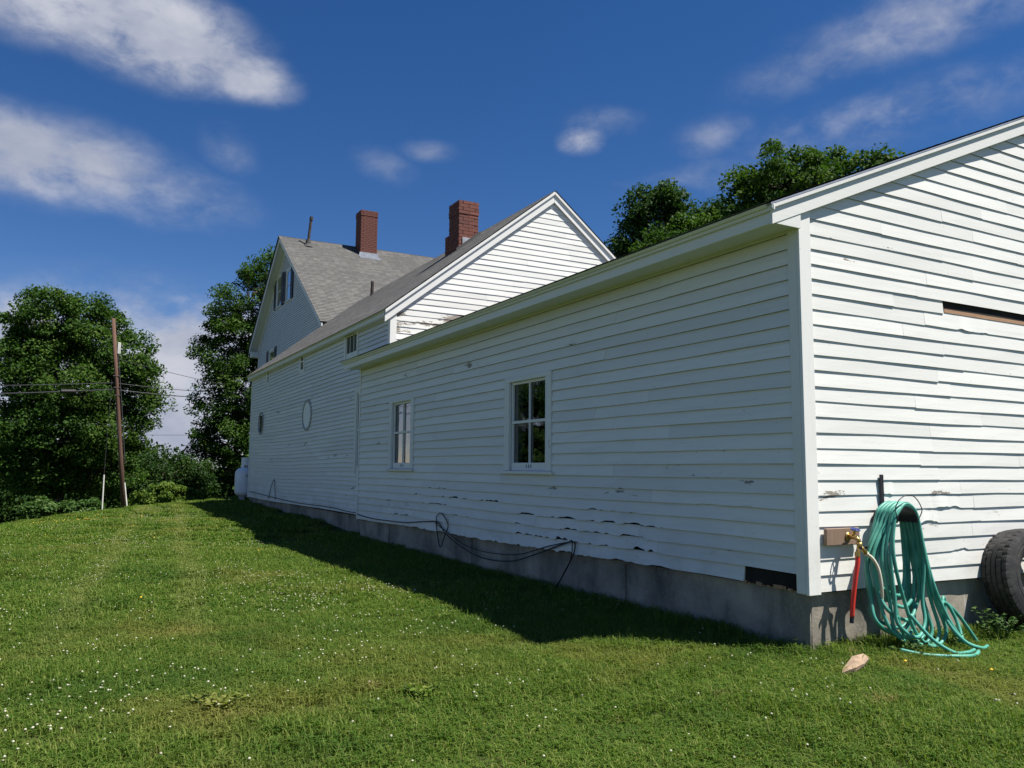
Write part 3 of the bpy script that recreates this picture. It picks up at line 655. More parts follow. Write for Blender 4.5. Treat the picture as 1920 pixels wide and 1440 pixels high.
window(wing, ML(WX), DOOR[:2], DOOR[2:], 0.13, cols=1, rows=2, sill=False, solid=True, head=snap(0.44, WEX, DOOR[2] - .1, DOOR[3] + .1)[1] - DOOR[3] + .004, bottom=DOOR[2] - snap(0.44, WEX, DOOR[2] - .1, DOOR[3] + .1)[0] + .006)
for i, (a, z, ra, rz) in enumerate(OV):
    def ring(r0, d): return [ML(WX)(d, a + ra * r0 * math.cos(k * math.pi / 12), z + rz * r0 * math.sin(k * math.pi / 12)) for k in range(24)]
    t = MB(); A = ring(1.06, .042); B_ = ring(0.90, .048); C_ = ring(0.90, .003); D_ = ring(1.06, .003)
    t.add(A + B_ + C_ + D_, [(k, (k + 1) % 24, 24 + (k + 1) % 24, 24 + k) for k in range(24)] + [(24 + k, 24 + (k + 1) % 24, 48 + (k + 1) % 24, 48 + k) for k in range(24)] + [(72 + k, 72 + (k + 1) % 24, (k + 1) % 24, k) for k in range(24)])
    w = t.build('oval_window', MATS['trim_grey'], wing)
    t = MB(); t.add(ring(0.92, .008), [tuple(range(24))]); t.build('dark_room', MATS['curtain_white'] if i == 0 else M_DARK, w)
    t = MB(); t.add(ring(0.92, .030 if i == 0 else .012), [tuple(range(24))]); t.build('pane', MATS['pane_sky_white'] if i == 0 else M_GLASSD, w)  # first oval: sky reflection painted in as a bright white pane

# brick chimneys
def brick_stack(parent, x0, x1, y0, y1, z0, z1, course=0.085, L=0.235, gap=0.012, joined=None, seed=0, mats=('brick_red',)):
    """running-bond bricks on all four faces, each a part (or joined when too small to pick apart)"""
    rs = random.Random(seed); h = course - gap; data = {}
    n = int(round((z1 - z0) / course))
    def put(cx, cy, cz, sx, sy):
        key = (round(sx, 3), round(sy, 3))
        if joined is not None:
            joined.box((cx - sx / 2, cx + sx / 2), (cy - sy / 2, cy + sy / 2), (cz, cz + h)); return
        if key not in data:
            me = MB().box((-sx / 2, sx / 2), (-sy / 2, sy / 2), (0, h)).mesh('brick'); me.materials.append(MATS['brick_red']); data[key] = me
        o = link('brick', data[key], parent); o.location = (cx + rs.uniform(-.002, .002), cy + rs.uniform(-.002, .002), cz); o.rotation_euler.z = rs.uniform(-.006, .006)
    d = 0.10
    for k in range(n):
        z = z0 + k * course + gap / 2; odd = k % 2
        for yy in ((y0 + d / 2), (y1 - d / 2)):                   # faces along X
            xa, xb = (x0, x1) if not odd else (x0 + d + gap, x1 - d - gap)
            m_ = max(1, round((xb - xa) / L)); w_ = (xb - xa) / m_
            for i in range(m_): put(xa + w_ * (i + .5), yy, z, w_ - gap, d)
        for xx in ((x0 + d / 2), (x1 - d / 2)):
            ya, yb = (y0, y1) if odd else (y0 + d + gap, y1 - d - gap)
            m_ = max(1, round((yb - ya) / L)); w_ = (yb - ya) / m_
            for i in range(m_): put(xx, ya + w_ * (i + .5), z, d, w_ - gap)
ch = MB().box((2.915, 3.415), (13.015, 13.585), (6.2, 7.93)).build('chimney', MATS['mortar'], wing)
brick_stack(ch, 2.90, 3.43, 13.0, 13.60, 6.55, 6.55 + 0.085 * 13, seed=3)
brick_stack(ch, 2.888, 3.442, 12.988, 13.612, 7.655, 7.655 + 0.085 * 2, seed=4)
brick_stack(ch, 2.895, 3.435, 12.995, 13.605, 7.825, 7.825 + 0.085 * 2, seed=5)
sh_ = MB().box((2.912, 3.40), (13.62, 13.80), (6.2, 7.20)).build('chimney_shoulder', MATS['mortar'], wing)
brick_stack(sh_, 2.895, 3.41, 13.61, 13.82, 6.55, 6.55 + .085 * 8, seed=6)
MB().box((2.99, 3.20), (12.978, 12.990), (6.75, 7.06)).build('flashing', MATS['flashing'], wing)
t = MB(); t.prism([(2.82, 0, wroof(2.82) - .02), (3.47, 0, wroof(3.47) - .02), (3.47, 0, wroof(3.47) + .10), (2.82, 0, wroof(2.82) + .09)], (0, 12.955, 0), (0, 12.97, 0)); t.build('flashing', MATS['flashing_dark'], wing)
MB().tube([(3.42, 21.0, 7.0), (3.44, 21.0, 7.62)], 0.055, 10).build('vent_pipe', MATS['iron_pipe'], wing)

# ================================================================== THE MAIN HOUSE (far)
house = thing('main_house', 'far steep gabled main house with black shuttered attic windows and grey shingle roof', 'house')
HX, HY0, HY1 = 2.90, 24.25, 36.55; HXE = 15.0; AY, AZ = 31.07, 11.57; HXR = 2.5
SN = (AZ - 6.59) / (AY - 23.71); SF = (AZ - 7.27) / (37.0 - AY)
def hroof(y): return AZ - SN * (AY - y) if y < AY else AZ - SF * (y - AY)
hb = MB()
def h_ends(z):
    if z < 6.75: return (HY0 + .1, HY1 - .1)
    zz = z + 0.12
    return (max(HY0 + .1, AY - (AZ - zz) / SN), min(HY1 - .1, AY + (AZ - zz) / SF)) if zz < AZ else (AY, AY)
HWIN = [(31.98, 32.85, 8.72, 10.05), (30.25, 31.00, 8.70, 9.98)]
HLOW = [(33.0, 34.0, 5.4, 6.78)]
hh = [(a - .5, b_ + .5, c - .06, d + .06) for a, b_, c, d in HLOW] + [(29.72, 33.40, 8.68, 10.1)]
clapboards(house, ML(HX), 4.5, 70, 0.10, h_ends, hh, 51, None, lambda a, z: .004 * math.sin(a + z), avg=4.0, merged=hb, front=0.032)
o = hb.build('clapboard_siding', MATS['paint_clapboard'], house, mat2=MATS['board_edge_shade']); o['kind'] = 'stuff'
t = MB(); t.prism([(0, HY0, .1), (0, HY1, .1), (0, HY1, hroof(HY1) - .1), (0, AY, AZ - .15), (0, HY0, hroof(HY0) - .1)], (HX + .003, 0, 0), (HX + .1, 0, 0)); t.build('sheathing', M_SHEATH, house)
MB().box((HX + .1, HXE), (HY0, HY0 + .1), (.1, 6.5)).build('side_wall', MATS['paint_clapboard'], house); MB().box((HX + .1, HXE), (HY1 - .1, HY1), (.1, 7.2)).build('side_wall', MATS['paint_clapboard'], house)
t = MB(); t.prism([(0, HY0, .1), (0, HY1, .1), (0, HY1, 7.2), (0, AY, AZ - .15), (0, HY0, 6.5)], (HXE - .1, 0, 0), (HXE, 0, 0)); t.build('far_gable', MATS['paint_clapboard'], house)
MB().box((HX, HX + .3), (HY0, HY1), (-.8, .6)).build('foundation', MATS['concrete'], house)
for y in (HY0, HY1 - .12): MB().box((HX - .03, HX + .12), (y - .01, y + .13), (.6, hroof(y + (0.12 if y > AY else 0)) - .22)).build('corner_board', MATS['paint_trim_vertical'], house)
EAVE_F, EAVE_N = 37.0, 23.72
for ya, yb in ((EAVE_N, AY), (AY, EAVE_F)):
    def strip(name, xa, xb, lo, hi, mat):
        t = MB(); t.prism([(0, ya, hroof(ya) - lo), (0, yb, hroof(yb) - lo), (0, yb, hroof(yb) - hi), (0, ya, hroof(ya) - hi)], (xa, 0, 0), (xb, 0, 0)); return t.build(name, mat, house)
    strip('rake_board', HXR, HXR + .04, .03, .24, MATS['paint_trim']); strip('rake_soffit', HXR + .041, HX - .02, .15, .19, MATS['paint_trim'])
    strip('rake_frieze', HX - .045, HX - .004, .19, .42, MATS['paint_trim']); strip('roof_deck', HXR - .03, HXE + .3, .0, .03, MATS['flashing_dark'])
MB().box((HXR + .02, HXE), (EAVE_F - .45, EAVE_F - .03), (7.02, 7.10)).build('soffit', MATS['paint_trim'], house)
MB().box((HXR + .04, HX + .1), (HY1 - .05, EAVE_F - .1), (6.82, 7.02)).build('eave_return', MATS['paint_trim'], house)
n_ = math.hypot(1, SN); shingle_roof('shingles', house, (HXR - .05, EAVE_N - .02, hroof(EAVE_N) + .003), (1, 0, 0), (0, 1, SN), HXE - HXR + .3, (AY - EAVE_N + .03) * n_, M_SHINGLE, ex=.14, thick=.010, seed=6)
n_ = math.hypot(1, SF); shingle_roof('shingles', house, (HXR - .05, EAVE_F + .02, hroof(EAVE_F) + .003), (1, 0, 0), (0, -1, SF), HXE - HXR + .3, (EAVE_F - AY + .03) * n_, M_SHINGLE, ex=.14, thick=.010, seed=7)
for (a0, a1, z0, z1), low in [(w, False) for w in HWIN] + [(w, True) for w in HLOW]:
    w = window(house, ML(HX), (a0, a1), (z0, z1), 0.10, cols=1, rows=2, sill=True, solid=True, head=.10, bottom=.06, curtain=MATS['curtain_white'] if not low else None)
    for s0, s1 in ((a0 - .47, a0 - .105), (a1 + .105, a1 + (.47 if not (low is False and a0 < 31) else .40))):
        t = MB(); M = ML(HX)
        mbox(t, M, (.035, .065), (s0, s0 + .06), (z0 - .06, z1 + .06)); mbox(t, M, (.035, .065), (s1 - .06, s1), (z0 - .06, z1 + .06))
        for q in (z0 - .06, (z0 + z1) / 2, z1 - .02): mbox(t, M, (.036, .064), (s0 + .06, s1 - .06), (q, q + .08))
        k = z0 + .03
        while k < z1 - .03: mbox(t, M, (.040, .058), (s0 + .06, s1 - .06), (k, k + .035)); k += .055
        mbox(t, M, (.030, .039), (s0 + .01, s1 - .01), (z0 - .05, z1 + .05)); t.build('shutter', MATS['black_shutter'], house)
hc = MB().box((5.92, 6.66), (30.12, 30.86), (10.6, 13.02)).build('chimney', MATS['mortar_dark'], house)
jb = MB(); brick_stack(None, 5.90, 6.68, 30.10, 30.88, 10.95, 10.95 + .085 * 22, joined=jb, seed=8); brick_stack(None, 5.885, 6.695, 30.085, 30.895, 12.82, 12.82 + .085 * 3, joined=jb, seed=9)
o = jb.build('brickwork', MATS['brick_red'], hc); o['kind'] = 'stuff'
t = MB(); t.prism([(5.80, 30.06, hroof(30.06) - .05), (6.78, 30.06, hroof(30.06) - .05), (6.72, 30.06, hroof(30.06) + .22), (5.86, 30.06, hroof(30.06) + .22)], (0, 0, 0), (0, .02, 0)); t.box((5.80, 6.80), (29.86, 30.06), (hroof(29.95) - .10, hroof(29.95) + .045)); t.build('flashing', MATS['flashing'], hc)
MB().tube([(3.62, 30.45, 10.95), (3.64, 30.42, 11.6), (3.71, 30.4, 12.40)], 0.06, 10).tube([(3.705, 30.40, 12.32), (3.72, 30.4, 12.46)], 0.078, 10).build('vent_pipe', MATS['iron_pipe'], house)
t = MB(); t.lathe([(0.0, .32), (.11, .30), (.13, .1), (.24, -.05)], 12, (3.62, 30.44, 11.12)); t.build('pipe_boot', MATS['flashing_dark'], house)

# ================================================================== things by the shed's sunlit end
YW = -0.026
plank = MB().box((0.150, 0.545), (YW - 0.032, YW - 0.003), (0.838, 0.972)).build('faucet_board', MATS['brown_plank'], None, bevel=0.004)
tag(plank, 'short brown wooden board screwed to the white siding behind the brass faucet', 'board')
fa = thing('garden_faucet', 'brass outdoor faucet with blue wheel handle on a brown board', 'faucet', (0.36, YW - 0.032, 0.9))
def F(x, y, z): return (x - 0.36, y - (YW - 0.032), z - 0.9)
fx = 0.40
t = MB(); t.tube([F(fx, -.058, .905), F(fx, -.10, .905), F(fx, -.135, .90), F(fx + .005, -.155, .885), F(fx + .008, -.160, .855)], [.020, .018, .018, .017, .017], 12); t.lathe([(.0, .004), (.034, .003), (.034, -.004), (0, -.005)], 16, F(fx, -.0625, .905), 'Y')
t.tube([F(fx, -.112, .91), F(fx - .004, -.125, .945), F(fx - .006, -.135, .962)], [.014, .010, .007], 10); t.build('spigot', MATS['brass'], fa, smooth=True)
t = MB()
for k in range(16):
    a0, a1 = k * math.pi / 8, (k + 1) * math.pi / 8; r = .034
    t.tube([F(fx - .006 + r * math.cos(a), -.138 + r * math.sin(a) * .9, .966 + r * math.sin(a) * .25) for a in (a0, a1)], .0065, 6)
for k in range(3): a = k * 2.1; t.tube([F(fx - .006, -.138, .966), F(fx - .006 + .034 * math.cos(a), -.138 + .03 * math.sin(a), .966 + .008 * math.sin(a))], .005, 6)
t.build('wheel_handle', MATS['handle_blue'], fa)
t = MB(); t.tube([F(fx + .008, -.160, .865), F(fx + .008, -.160, .820)], [.023, .021], 12); t.tube([F(fx + .008, -.16, .835), F(fx + .05, -.165, .80), F(fx + .075, -.168, .775)], [.017, .016, .019], 10)
t.tube([F(fx + .008, -.16, .835), F(fx - .012, -.16, .80), F(fx - .018, -.16, .77)], [.017, .016, .019], 10); t.build('hose_splitter', MATS['brass'], fa, smooth=True)
for q, s in ((F(fx + .035, -.185, .825), 1), (F(fx - .02, -.182, .82), -1)): MB().tube([q, (q[0] + s * .012, q[1] - .022, q[2] + .004)], [.008, .012], 8).build('valve_lever', MATS['metal_black'], fa)
rh = MB().tube(catmull([(fx - .018, -.160, .775), (fx - .024, -.160, .70), (fx - .042, -.150, .58), (fx - .058, -.135, .42), (fx - .066, -.125, .285)], 6), 0.0185, 12).build('red_hose_stub', MATS['hose_red'], None, smooth=True)
tag(rh, 'short bright red hose hanging straight down from the brass faucet', 'hose')
MB().tube([(fx - .066, -.125, .288), (fx - .068, -.122, .235)], 0.0165, 12).build('dark_end', MATS['hose_dark'], rh)
MB().tube([(fx - .018, -.160, .79), (fx - .020, -.160, .755)], 0.0215, 12).build('coupling', MATS['brass'], rh)

DX, DZ = 0.865, 1.005
hg = thing('hose_hanger', 'black metal hose hanger with wire hoop fixed to the white siding', 'hose hanger', (DX, YW, DZ))
MB().box((-.012, .034), (-.010, -.001), (-.03, .40)).build('bracket_bar', MATS['metal_black'], hg, bevel=.002)
t = MB(); n = 18; R0 = .135
for (ra, rb) in ((R0, R0 - .006),):
    vs = []; 
    for y in (-.012, -.245):
        for k in range(n + 1):
            a = math.pi * (0.02 + .96 * k / n); vs.append((ra * math.cos(a), y, ra * math.sin(a)))
        for k in range(n + 1):
            a = math.pi * (0.02 + .96 * k / n); vs.append((rb * math.cos(a), y, rb * math.sin(a)))
    m1 = n + 1; fs = []
    for k in range(n):
        fs += [(k, k + 1, 2 * m1 + k + 1, 2 * m1 + k), (m1 + k, 3 * m1 + k, 3 * m1 + k + 1, m1 + k + 1), (2 * m1 + k, 2 * m1 + k + 1, 3 * m1 + k + 1, 3 * m1 + k), (k, m1 + k, m1 + k + 1, k + 1)]
    fs += [(0, 2 * m1, 3 * m1, m1), (n, m1 + n, 3 * m1 + n, 2 * m1 + n)]
    t.add(vs, fs)
t.build('drum', MATS['metal_black'], hg)
t = MB(); t.add([(R0 * math.cos(math.pi * k / 18) * .97, -.006, R0 * math.sin(math.pi * k / 18) * .97) for k in range(19)], [tuple(range(19))]); t.build('back_plate', MATS['metal_black'], hg)
t = MB(); t.tube(catmull([(-.115, -.240, .02), (-.150, -.250, .085), (-.165, -.255, .125), (-.13, -.258, .185), (-.07, -.26, .222), (0, -.26, .235), (.07, -.26, .222), (.13, -.258, .178), (.172, -.255, .115), (.160, -.25, .07), (.128, -.24, .02)], 5), .0042, 7); t.build('wire_hoop', MATS['metal_black'], hg, smooth=True)

gh = thing('green_garden_hose', 'long green garden hose looped many times over the black hanger', 'hose', (DX, YW, 0.0))
rs = random.Random(12); path = []
#      y-out  left x at mid, right x at mid, bottom z, bottom x, left/right bottom x
LOOPS = [(-.060, -.285, .150, .42, -.02, -.24, .10), (-.070, -.315, .165, .17, -.06, -.30, .12), (-.085, -.335, .180, .10, .00, -.30, .15), (-.100, -.300, .195, .34, -.05, -.25, .17), (-.118, -.350, .185, .13, -.10, -.34, .08),
         (-.135, -.290, .175, .24, -.04, -.26, .14), (-.155, -.330, .190, .06, .06, -.24, .22), (-.175, -.255, .175, .035, .05, -.18, .22), (-.195, -.235, .185, .03, .14, -.10, .31), (-.210, -.205, .180, .12, -.05, -.20, .11), (-.225, -.185, .190, .03, .18, -.02, .34)]
for i, (yo, xl, xr, zb, xb, bl, br) in enumerate(LOOPS):
    r = R0 + .016 + (0.012 if i % 2 else 0.0) + rs.uniform(0, .006); j = lambda s=.012: rs.uniform(-s, s)
    path += [(-r * .98, yo, DZ + .03), (-r * .72, yo - .002, DZ + r * .70), (0, yo - .004, DZ + r), (r * .72, yo - .006, DZ + r * .70), (r * 1.02, yo - .008, DZ + .01),
             (xr + j(), yo - .03 + j(), .72 + j(.03)), ((xr * .55 + br * .45) + j(), yo - .05 + j(.02), max(zb + .25, .40)), (br + j(), yo - .07 + j(.02), zb + .10), (xb + j(), yo - .09 + j(.02), zb),
             (bl + j(), yo - .06 + j(.02), zb + .11), ((xl * .6 + bl * .4) + j(), yo - .03 + j(.015), max(zb + .28, .42)), (xl + j(), yo - .012 + j(), .74 + j(.03))]
tail = [(-.15, -.23, DZ + .02), (-.10, -.232, DZ + .10), (0, -.232, DZ + .165), (.11, -.232, DZ + .11), (.155, -.235, DZ), (.19, -.25, .78), (.25, -.28, .50), (.34, -.33, .24), (.40, -.40, .08), (.47, -.36, .06), (.51, -.29, .20), (.46, -.25, .33), (.37, -.26, .34), (.33, -.34, .20), (.38, -.44, .07), (.50, -.50, .02), (.64, -.46, .015)]
o = MB().tube(catmull(path + tail, 7), 0.0150, 9).build('looped_hose', MATS['hose_green'], gh, smooth=True)
for pts in ([(.37, -.22, .34), (.47, -.24, .33), (.58, -.26, .24), (.68, -.28, .12), (.76, -.30, .01)],
            [(.20, -.24, .62), (.28, -.25, .44), (.38, -.24, .28), (.48, -.20, .20), (.53, -.18, .32), (.48, -.2, .38), (.43, -.24, .28), (.47, -.34, .04)],
            [(-.28, -.33, .05), (-.16, -.46, .025), (.02, -.58, .02), (.20, -.62, .015), (.36, -.56, .02)],
            [(-.10, -.30, .30), (-.02, -.42, .13), (.10, -.52, .03), (.26, -.53, .015), (.40, -.5, .015)]):
    MB().tube(catmull(pts, 7), .0150, 9).build('hose_end', MATS['hose_green'], gh, smooth=True)
ch_ = MB().tube(catmull([(fx + .075, -.168, .775), (fx + .115, -.195, .735), (fx + .150, -.215, .66), (fx + .165, -.225, .56), (fx + .178, -.22, .45), (fx + .20, -.19, .25)], 6), .0125, 10)
ch_.tube([(fx + .070, -.167, .78), (fx + .088, -.168, .763)], .020, 10); o = ch_.build('cream_hose', MATS['hose_cream'], gh, smooth=True)
o.location = (-DX, -YW, 0)

# tyre leaning on the wall at the right
ty = thing('old_tyre', 'worn black tyre leaning on the white wall at right edge', 'tyre', (2.62, -0.21, 0.47))
prof = []; Rt, Wt, Ri = 0.445, 0.265, 0.225; hw = Wt / 2
outline = [(Ri, -hw * .72), (Ri + .02, -hw * .86), (Ri + .07, -hw * 1.02), (Ri + .12, -hw * 1.06), (Rt - .055, -hw * 1.0), (Rt - .022, -hw * .93)]
cols = [-.90, -.62, -.60, -.57, -.55, -.22, -.20, -.17, -.15, .15, .17, .20, .22, .55, .57, .60, .62, .90]
tread = []
for q, c in enumerate(cols):
    groove = c in (-.60, -.57, -.20, -.17, .17, .20, .57, .60)
    tread.append((Rt - (0.011 if groove else 0.0) - 0.012 * c * c, hw * c))
prof = outline + tread + [(r, -h) for r, h in outline[::-1]] + [(Ri + .01, hw * .55), (Rt - .05, hw * .75), (Rt - .03, 0), (Rt - .05, -hw * .75), (Ri + .01, -hw * .55), (Ri, -hw * .72)]
seg = 144; vs = []; n = len(prof); nt0, nt1 = len(outline), len(outline) + len(tread)
for k in range(seg):
    a = 2 * math.pi * k / seg
    for i, (r, h) in enumerate(prof):
        if nt0 <= i < nt1:
            c = cols[i - nt0]
            if abs(c) >= .61 and k % 4 == 0: r -= .008
            elif .2 < abs(c) < .56 and k % 4 == 2: r -= .004
        elif i in (nt0 - 1, nt1) and k % 4 == 0: r -= .006
        vs.append((r * math.cos(a), h, r * math.sin(a)))
t = MB(); t.add(vs, [(k * n + i, ((k + 1) % seg) * n + i, ((k + 1) % seg) * n + i + 1, k * n + i + 1) for k in range(seg) for i in range(n - 1)])
tread_o = t.build('tyre_body', MATS['rubber'], ty)
t = MB()
for s in (-1, 1): t.lathe([(Ri + .085, s * hw * 1.045), (Ri + .090, s * hw * 1.075), (Ri + .098, s * hw * 1.075), (Ri + .103, s * hw * 1.05)], 96, axis='Y')
t.build('sidewall_ring', MATS['rubber'], ty, smooth=True)
ty.rotation_euler = (math.radians(-8), 0, math.radians(-6))

chip = MB(); out = [(-.29, -.045, 0), (-.12, -.075, 0), (.06, -.06, 0), (.24, -.02, 0), (.26, .045, 0), (.12, .07, 0), (-.05, .035, 0), (-.20, .0, 0)]
vb = [(x * .95, y * .95, 0) for x, y, z in out]; vt = [(x, y, .026 + .010 * math.sin(i * 1.7)) for i, (x, y, z) in enumerate(out)]; n = len(out)
chip.add(vb + vt + [(0.02, 0.0, .034)], [tuple(range(n))[::-1]] + [(i, (i + 1) % n, n + (i + 1) % n, n + i) for i in range(n)] + [(n + i, n + (i + 1) % n, 2 * n) for i in range(n)])
o = chip.build('wood_chip', MATS['tan_chip'], None, loc=(-0.165, -0.53, gz1(-.165, -.53) + .045)); o.scale = (.86, .9, .9); o.rotation_euler = (math.radians(4), math.radians(-5), math.radians(12))
tag(o, 'flat tan scrap lying in the grass below the shed corner', 'scrap')

# black cable along the foot of the long wall
cb = thing('black_cable', 'thin black cable draped and looped along the foot of the shaded wall', 'cable', (0, 7, 0))
def Cb(L): return [(x, y - 7, z) for x, y, z in L]
MB().tube(catmull(Cb([(.13, 23.2, .62), (.15, 20, .55), (.15, 17, .50), (.14, 14, .52), (.13, 12.2, .49), (.10, 11.5, .52), (-.045, 11.2, .50), (-.045, 10.4, .47), (-.04, 9.6, .475), (-.045, 8.6, .50), (-.045, 7.7, .57), (-.05, 7.2, .58), (-.06, 6.9, .44), (-.07, 6.3, .29), (-.07, 5.6, .20), (-.07, 4.8, .235), (-.06, 4.1, .40), (-.045, 3.55, .56), (-.045, 3.33, .60), (-.05, 3.30, .52), (-.06, 3.36, .40), (-.07, 3.6, .12), (-.08, 3.7, .0)]), 8), .009, 6).build('cable_run', MATS['cable_black'], cb, smooth=True)
MB().tube(catmull(Cb([(-.05, 7.25, .55), (-.06, 6.9, .48), (-.075, 6.2, .33), (-.08, 5.4, .29), (-.07, 4.6, .34), (-.05, 3.9, .50), (-.045, 3.42, .59), (-.045, 3.36, .56), (-.06, 3.40, .35), (-.08, 3.65, .06)]), 8), .007, 6).build('cable_run', MATS['cable_black'], cb, smooth=True)
MB().tube(catmull(Cb([(-.05, 7.24, .56), (-.05, 7.27, .66), (-.05, 7.12, .735), (-.05, 6.95, .68), (-.05, 6.82, .56), (-.06, 6.92, .40), (-.07, 7.05, .22), (-.06, 7.18, .36), (-.05, 7.26, .52), (-.05, 7.3, .60)]), 8), .008, 6).build('cable_loop', MATS['cable_black'], cb, smooth=True)
MB().tube(catmull(Cb([(.15, 20.3, .50), (.14, 20.0, .80), (.13, 19.6, 1.05), (.14, 19.5, .95), (.15, 19.4, .5)]), 6), .010, 6).build('cable_loop', MATS['cable_black'], cb, smooth=True)

# propane tank beyond the wing's far corner
TX, TY = 0.36, 24.95; TZ = gz1(TX, TY)
tk = thing('propane_tank', 'white upright propane tank standing beyond the far corner of the wing', 'gas tank', (TX, TY, TZ))
prof = [(0.0, .14)] + [(.38 * math.sin(a), .14 + .20 * (1 - math.cos(a))) for a in np.linspace(.2, math.pi / 2, 7)] + [(.385, .40), (.385, .95)] + [(.38 * math.cos(a), .98 + .22 * math.sin(a)) for a in np.linspace(0, math.pi / 2 - .05, 8)] + [(0, 1.20)]
MB().lathe(prof, 36).build('tank_body', MATS['tank_white'], tk, smooth=True)
t = MB()
for k in range(28):
    a0, a1 = 2 * math.pi * k / 28, 2 * math.pi * (k + 1) / 28
    z0, z1 = (1.24 if k % 9 in (0, 1, 2) else 1.17), (1.52 if k % 9 not in (4, 5) else 1.46)
    t.add([(.19 * math.cos(a), .19 * math.sin(a), z) for a, z in ((a0, z0), (a1, z0), (a1, z1), (a0, z1))] + [(.18 * math.cos(a), .18 * math.sin(a), z) for a, z in ((a0, z0), (a1, z0), (a1, z1), (a0, z1))], [(0, 1, 2, 3), (7, 6, 5, 4), (3, 2, 6, 7), (0, 4, 5, 1), (0, 3, 7, 4), (1, 5, 6, 2)])
t.build('valve_collar', MATS['tank_white'], tk); MB().tube([(0, 0, 1.18), (0, 0, 1.38)], [.05, .035], 10).build('valve', MATS['brass'], tk)
MB().box((-.10, .12), (-.3905, -.386), (.86, .92)).build('data_plate', MATS['flashing'], tk)
for a in (-2.2, -.9, .6, 2.0): MB().box((.27 * math.cos(a) - .07, .27 * math.cos(a) + .07), (.27 * math.sin(a) - .05, .27 * math.sin(a) + .05), (-.1, .17)).build('foot_block', MATS['concrete_block'], tk)

# ================================================================== utility pole and wires
def S(p, k=1.2): return tuple(c + (q - c) * k for c, q in zip((-5.1958, -4.6014, 1.4303), p))
pb = S((-3.44, 25.35, -0.13)); pt = S((-4.09, 25.38, 6.34)); PB = Vector(pb); PT = Vector(pt)
pole = thing('utility_pole', 'leaning brown wooden utility pole in front of the left trees', 'utility pole', tuple(PB))
ax = PT - PB
MB().tube([ax * -0.08, ax * .3, ax * .65, ax], [.098, .09, .08, .068], 14).build('shaft', MATS['pole_wood'], pole, smooth=True)
c = ax * .86; MB().box((c.x + .10, c.x + .22), (c.y - .07, c.y + .07), (c.z - .34, c.z + .12)).build('conduit_box', MATS['guard_white'], pole, bevel=.01)
MB().tube([ax * .86 + Vector((.14, -.05, -.3)), ax * .55 + Vector((.13, -.09, 0)), ax * .25 + Vector((.135, -.09, 0))], .014, 8).build('conduit', MATS['wire_grey'], pole)
for f in (.60, .64, .70): MB().tube([ax * f + Vector((-.13, -.06, 0)), ax * f + Vector((.13, -.06, 0))], .025, 8).build('bolt', MATS['iron_pipe'], pole)
def guy(a, m_, b_, label):
    a, m_, b_ = Vector(S(a)), Vector(S(m_)), Vector(S(b_)); o = thing('guy_wire', label, 'guy wire', tuple(b_))
    MB().tube([a - b_, m_ - b_], .006, 5).build('strand', MATS['wire_grey'], o); MB().tube([m_ - b_, (b_ - m_).normalized() * .1], .027, 10).build('guard', MATS['guard_white'], o)
guy((-4.03, 25.3, 4.27), (-4.11, 24.9, 1.13), (-4.11, 24.8, -0.23), 'guy wire with long white guard left of the leaning pole')
guy((-3.90, 25.3, 3.4), (-3.48, 25.1, 0.87), (-3.35, 25.0, -0.12), 'guy wire with short white guard right of the leaning pole')
def wire(name, A, B_, sag, r, label, splice=None):
    A = Vector(A); B_ = Vector(B_); pts = [A.lerp(B_, i / 20) - Vector((0, 0, sag * 4 * (i / 20) * (1 - i / 20))) for i in range(21)]
    tag(MB().tube([p - A for p in pts], r, 5).build(name, MATS['wire_grey'], None, loc=tuple(A)), label, 'wire')
    if splice:
        q = A.lerp(B_, splice) - A; e = (B_ - A).normalized(); q.z -= sag * 4 * splice * (1 - splice)
        MB().tube([q - e * .28, q - e * .25, q + e * .25, q + e * .28], [.04, .085, .085, .04], 10).build('splice_case', MATS['cable_black'], [o for o in COL.objects if o.get('label') == label][0])
pw = lambda z: tuple(Vector(S((-3.985, 25.37, z))))
wire('overhead_cable', pw(3.95), (-22.0, 27.5, 3.2), .25, .021, 'thick overhead cable running left from the pole to the edge', .085)
wire('overhead_wire', pw(4.17), (-22.0, 27.0, 3.6), .25, .014, 'thin overhead wire running left from the pole above the cable')
wire('overhead_cable', pw(3.95), (3.2, 36.7, 4.75), .10, .021, 'thick overhead cable running from the pole to the house')
wire('overhead_wire', pw(4.17), (3.2, 36.7, 5.05), .10, .014, 'thin overhead wire running from the pole to the house')
wire('overhead_wire', S((-3.98, 25.37, 5.0)), (8.0, 52, 6.3), .15, .012, 'thin wire crossing the gap high between the left trees')
wire('overhead_wire', (-14, 46, 3.2), (14, 58, 4.2), .3, .015, 'thin wire crossing the cloud low between the left trees')

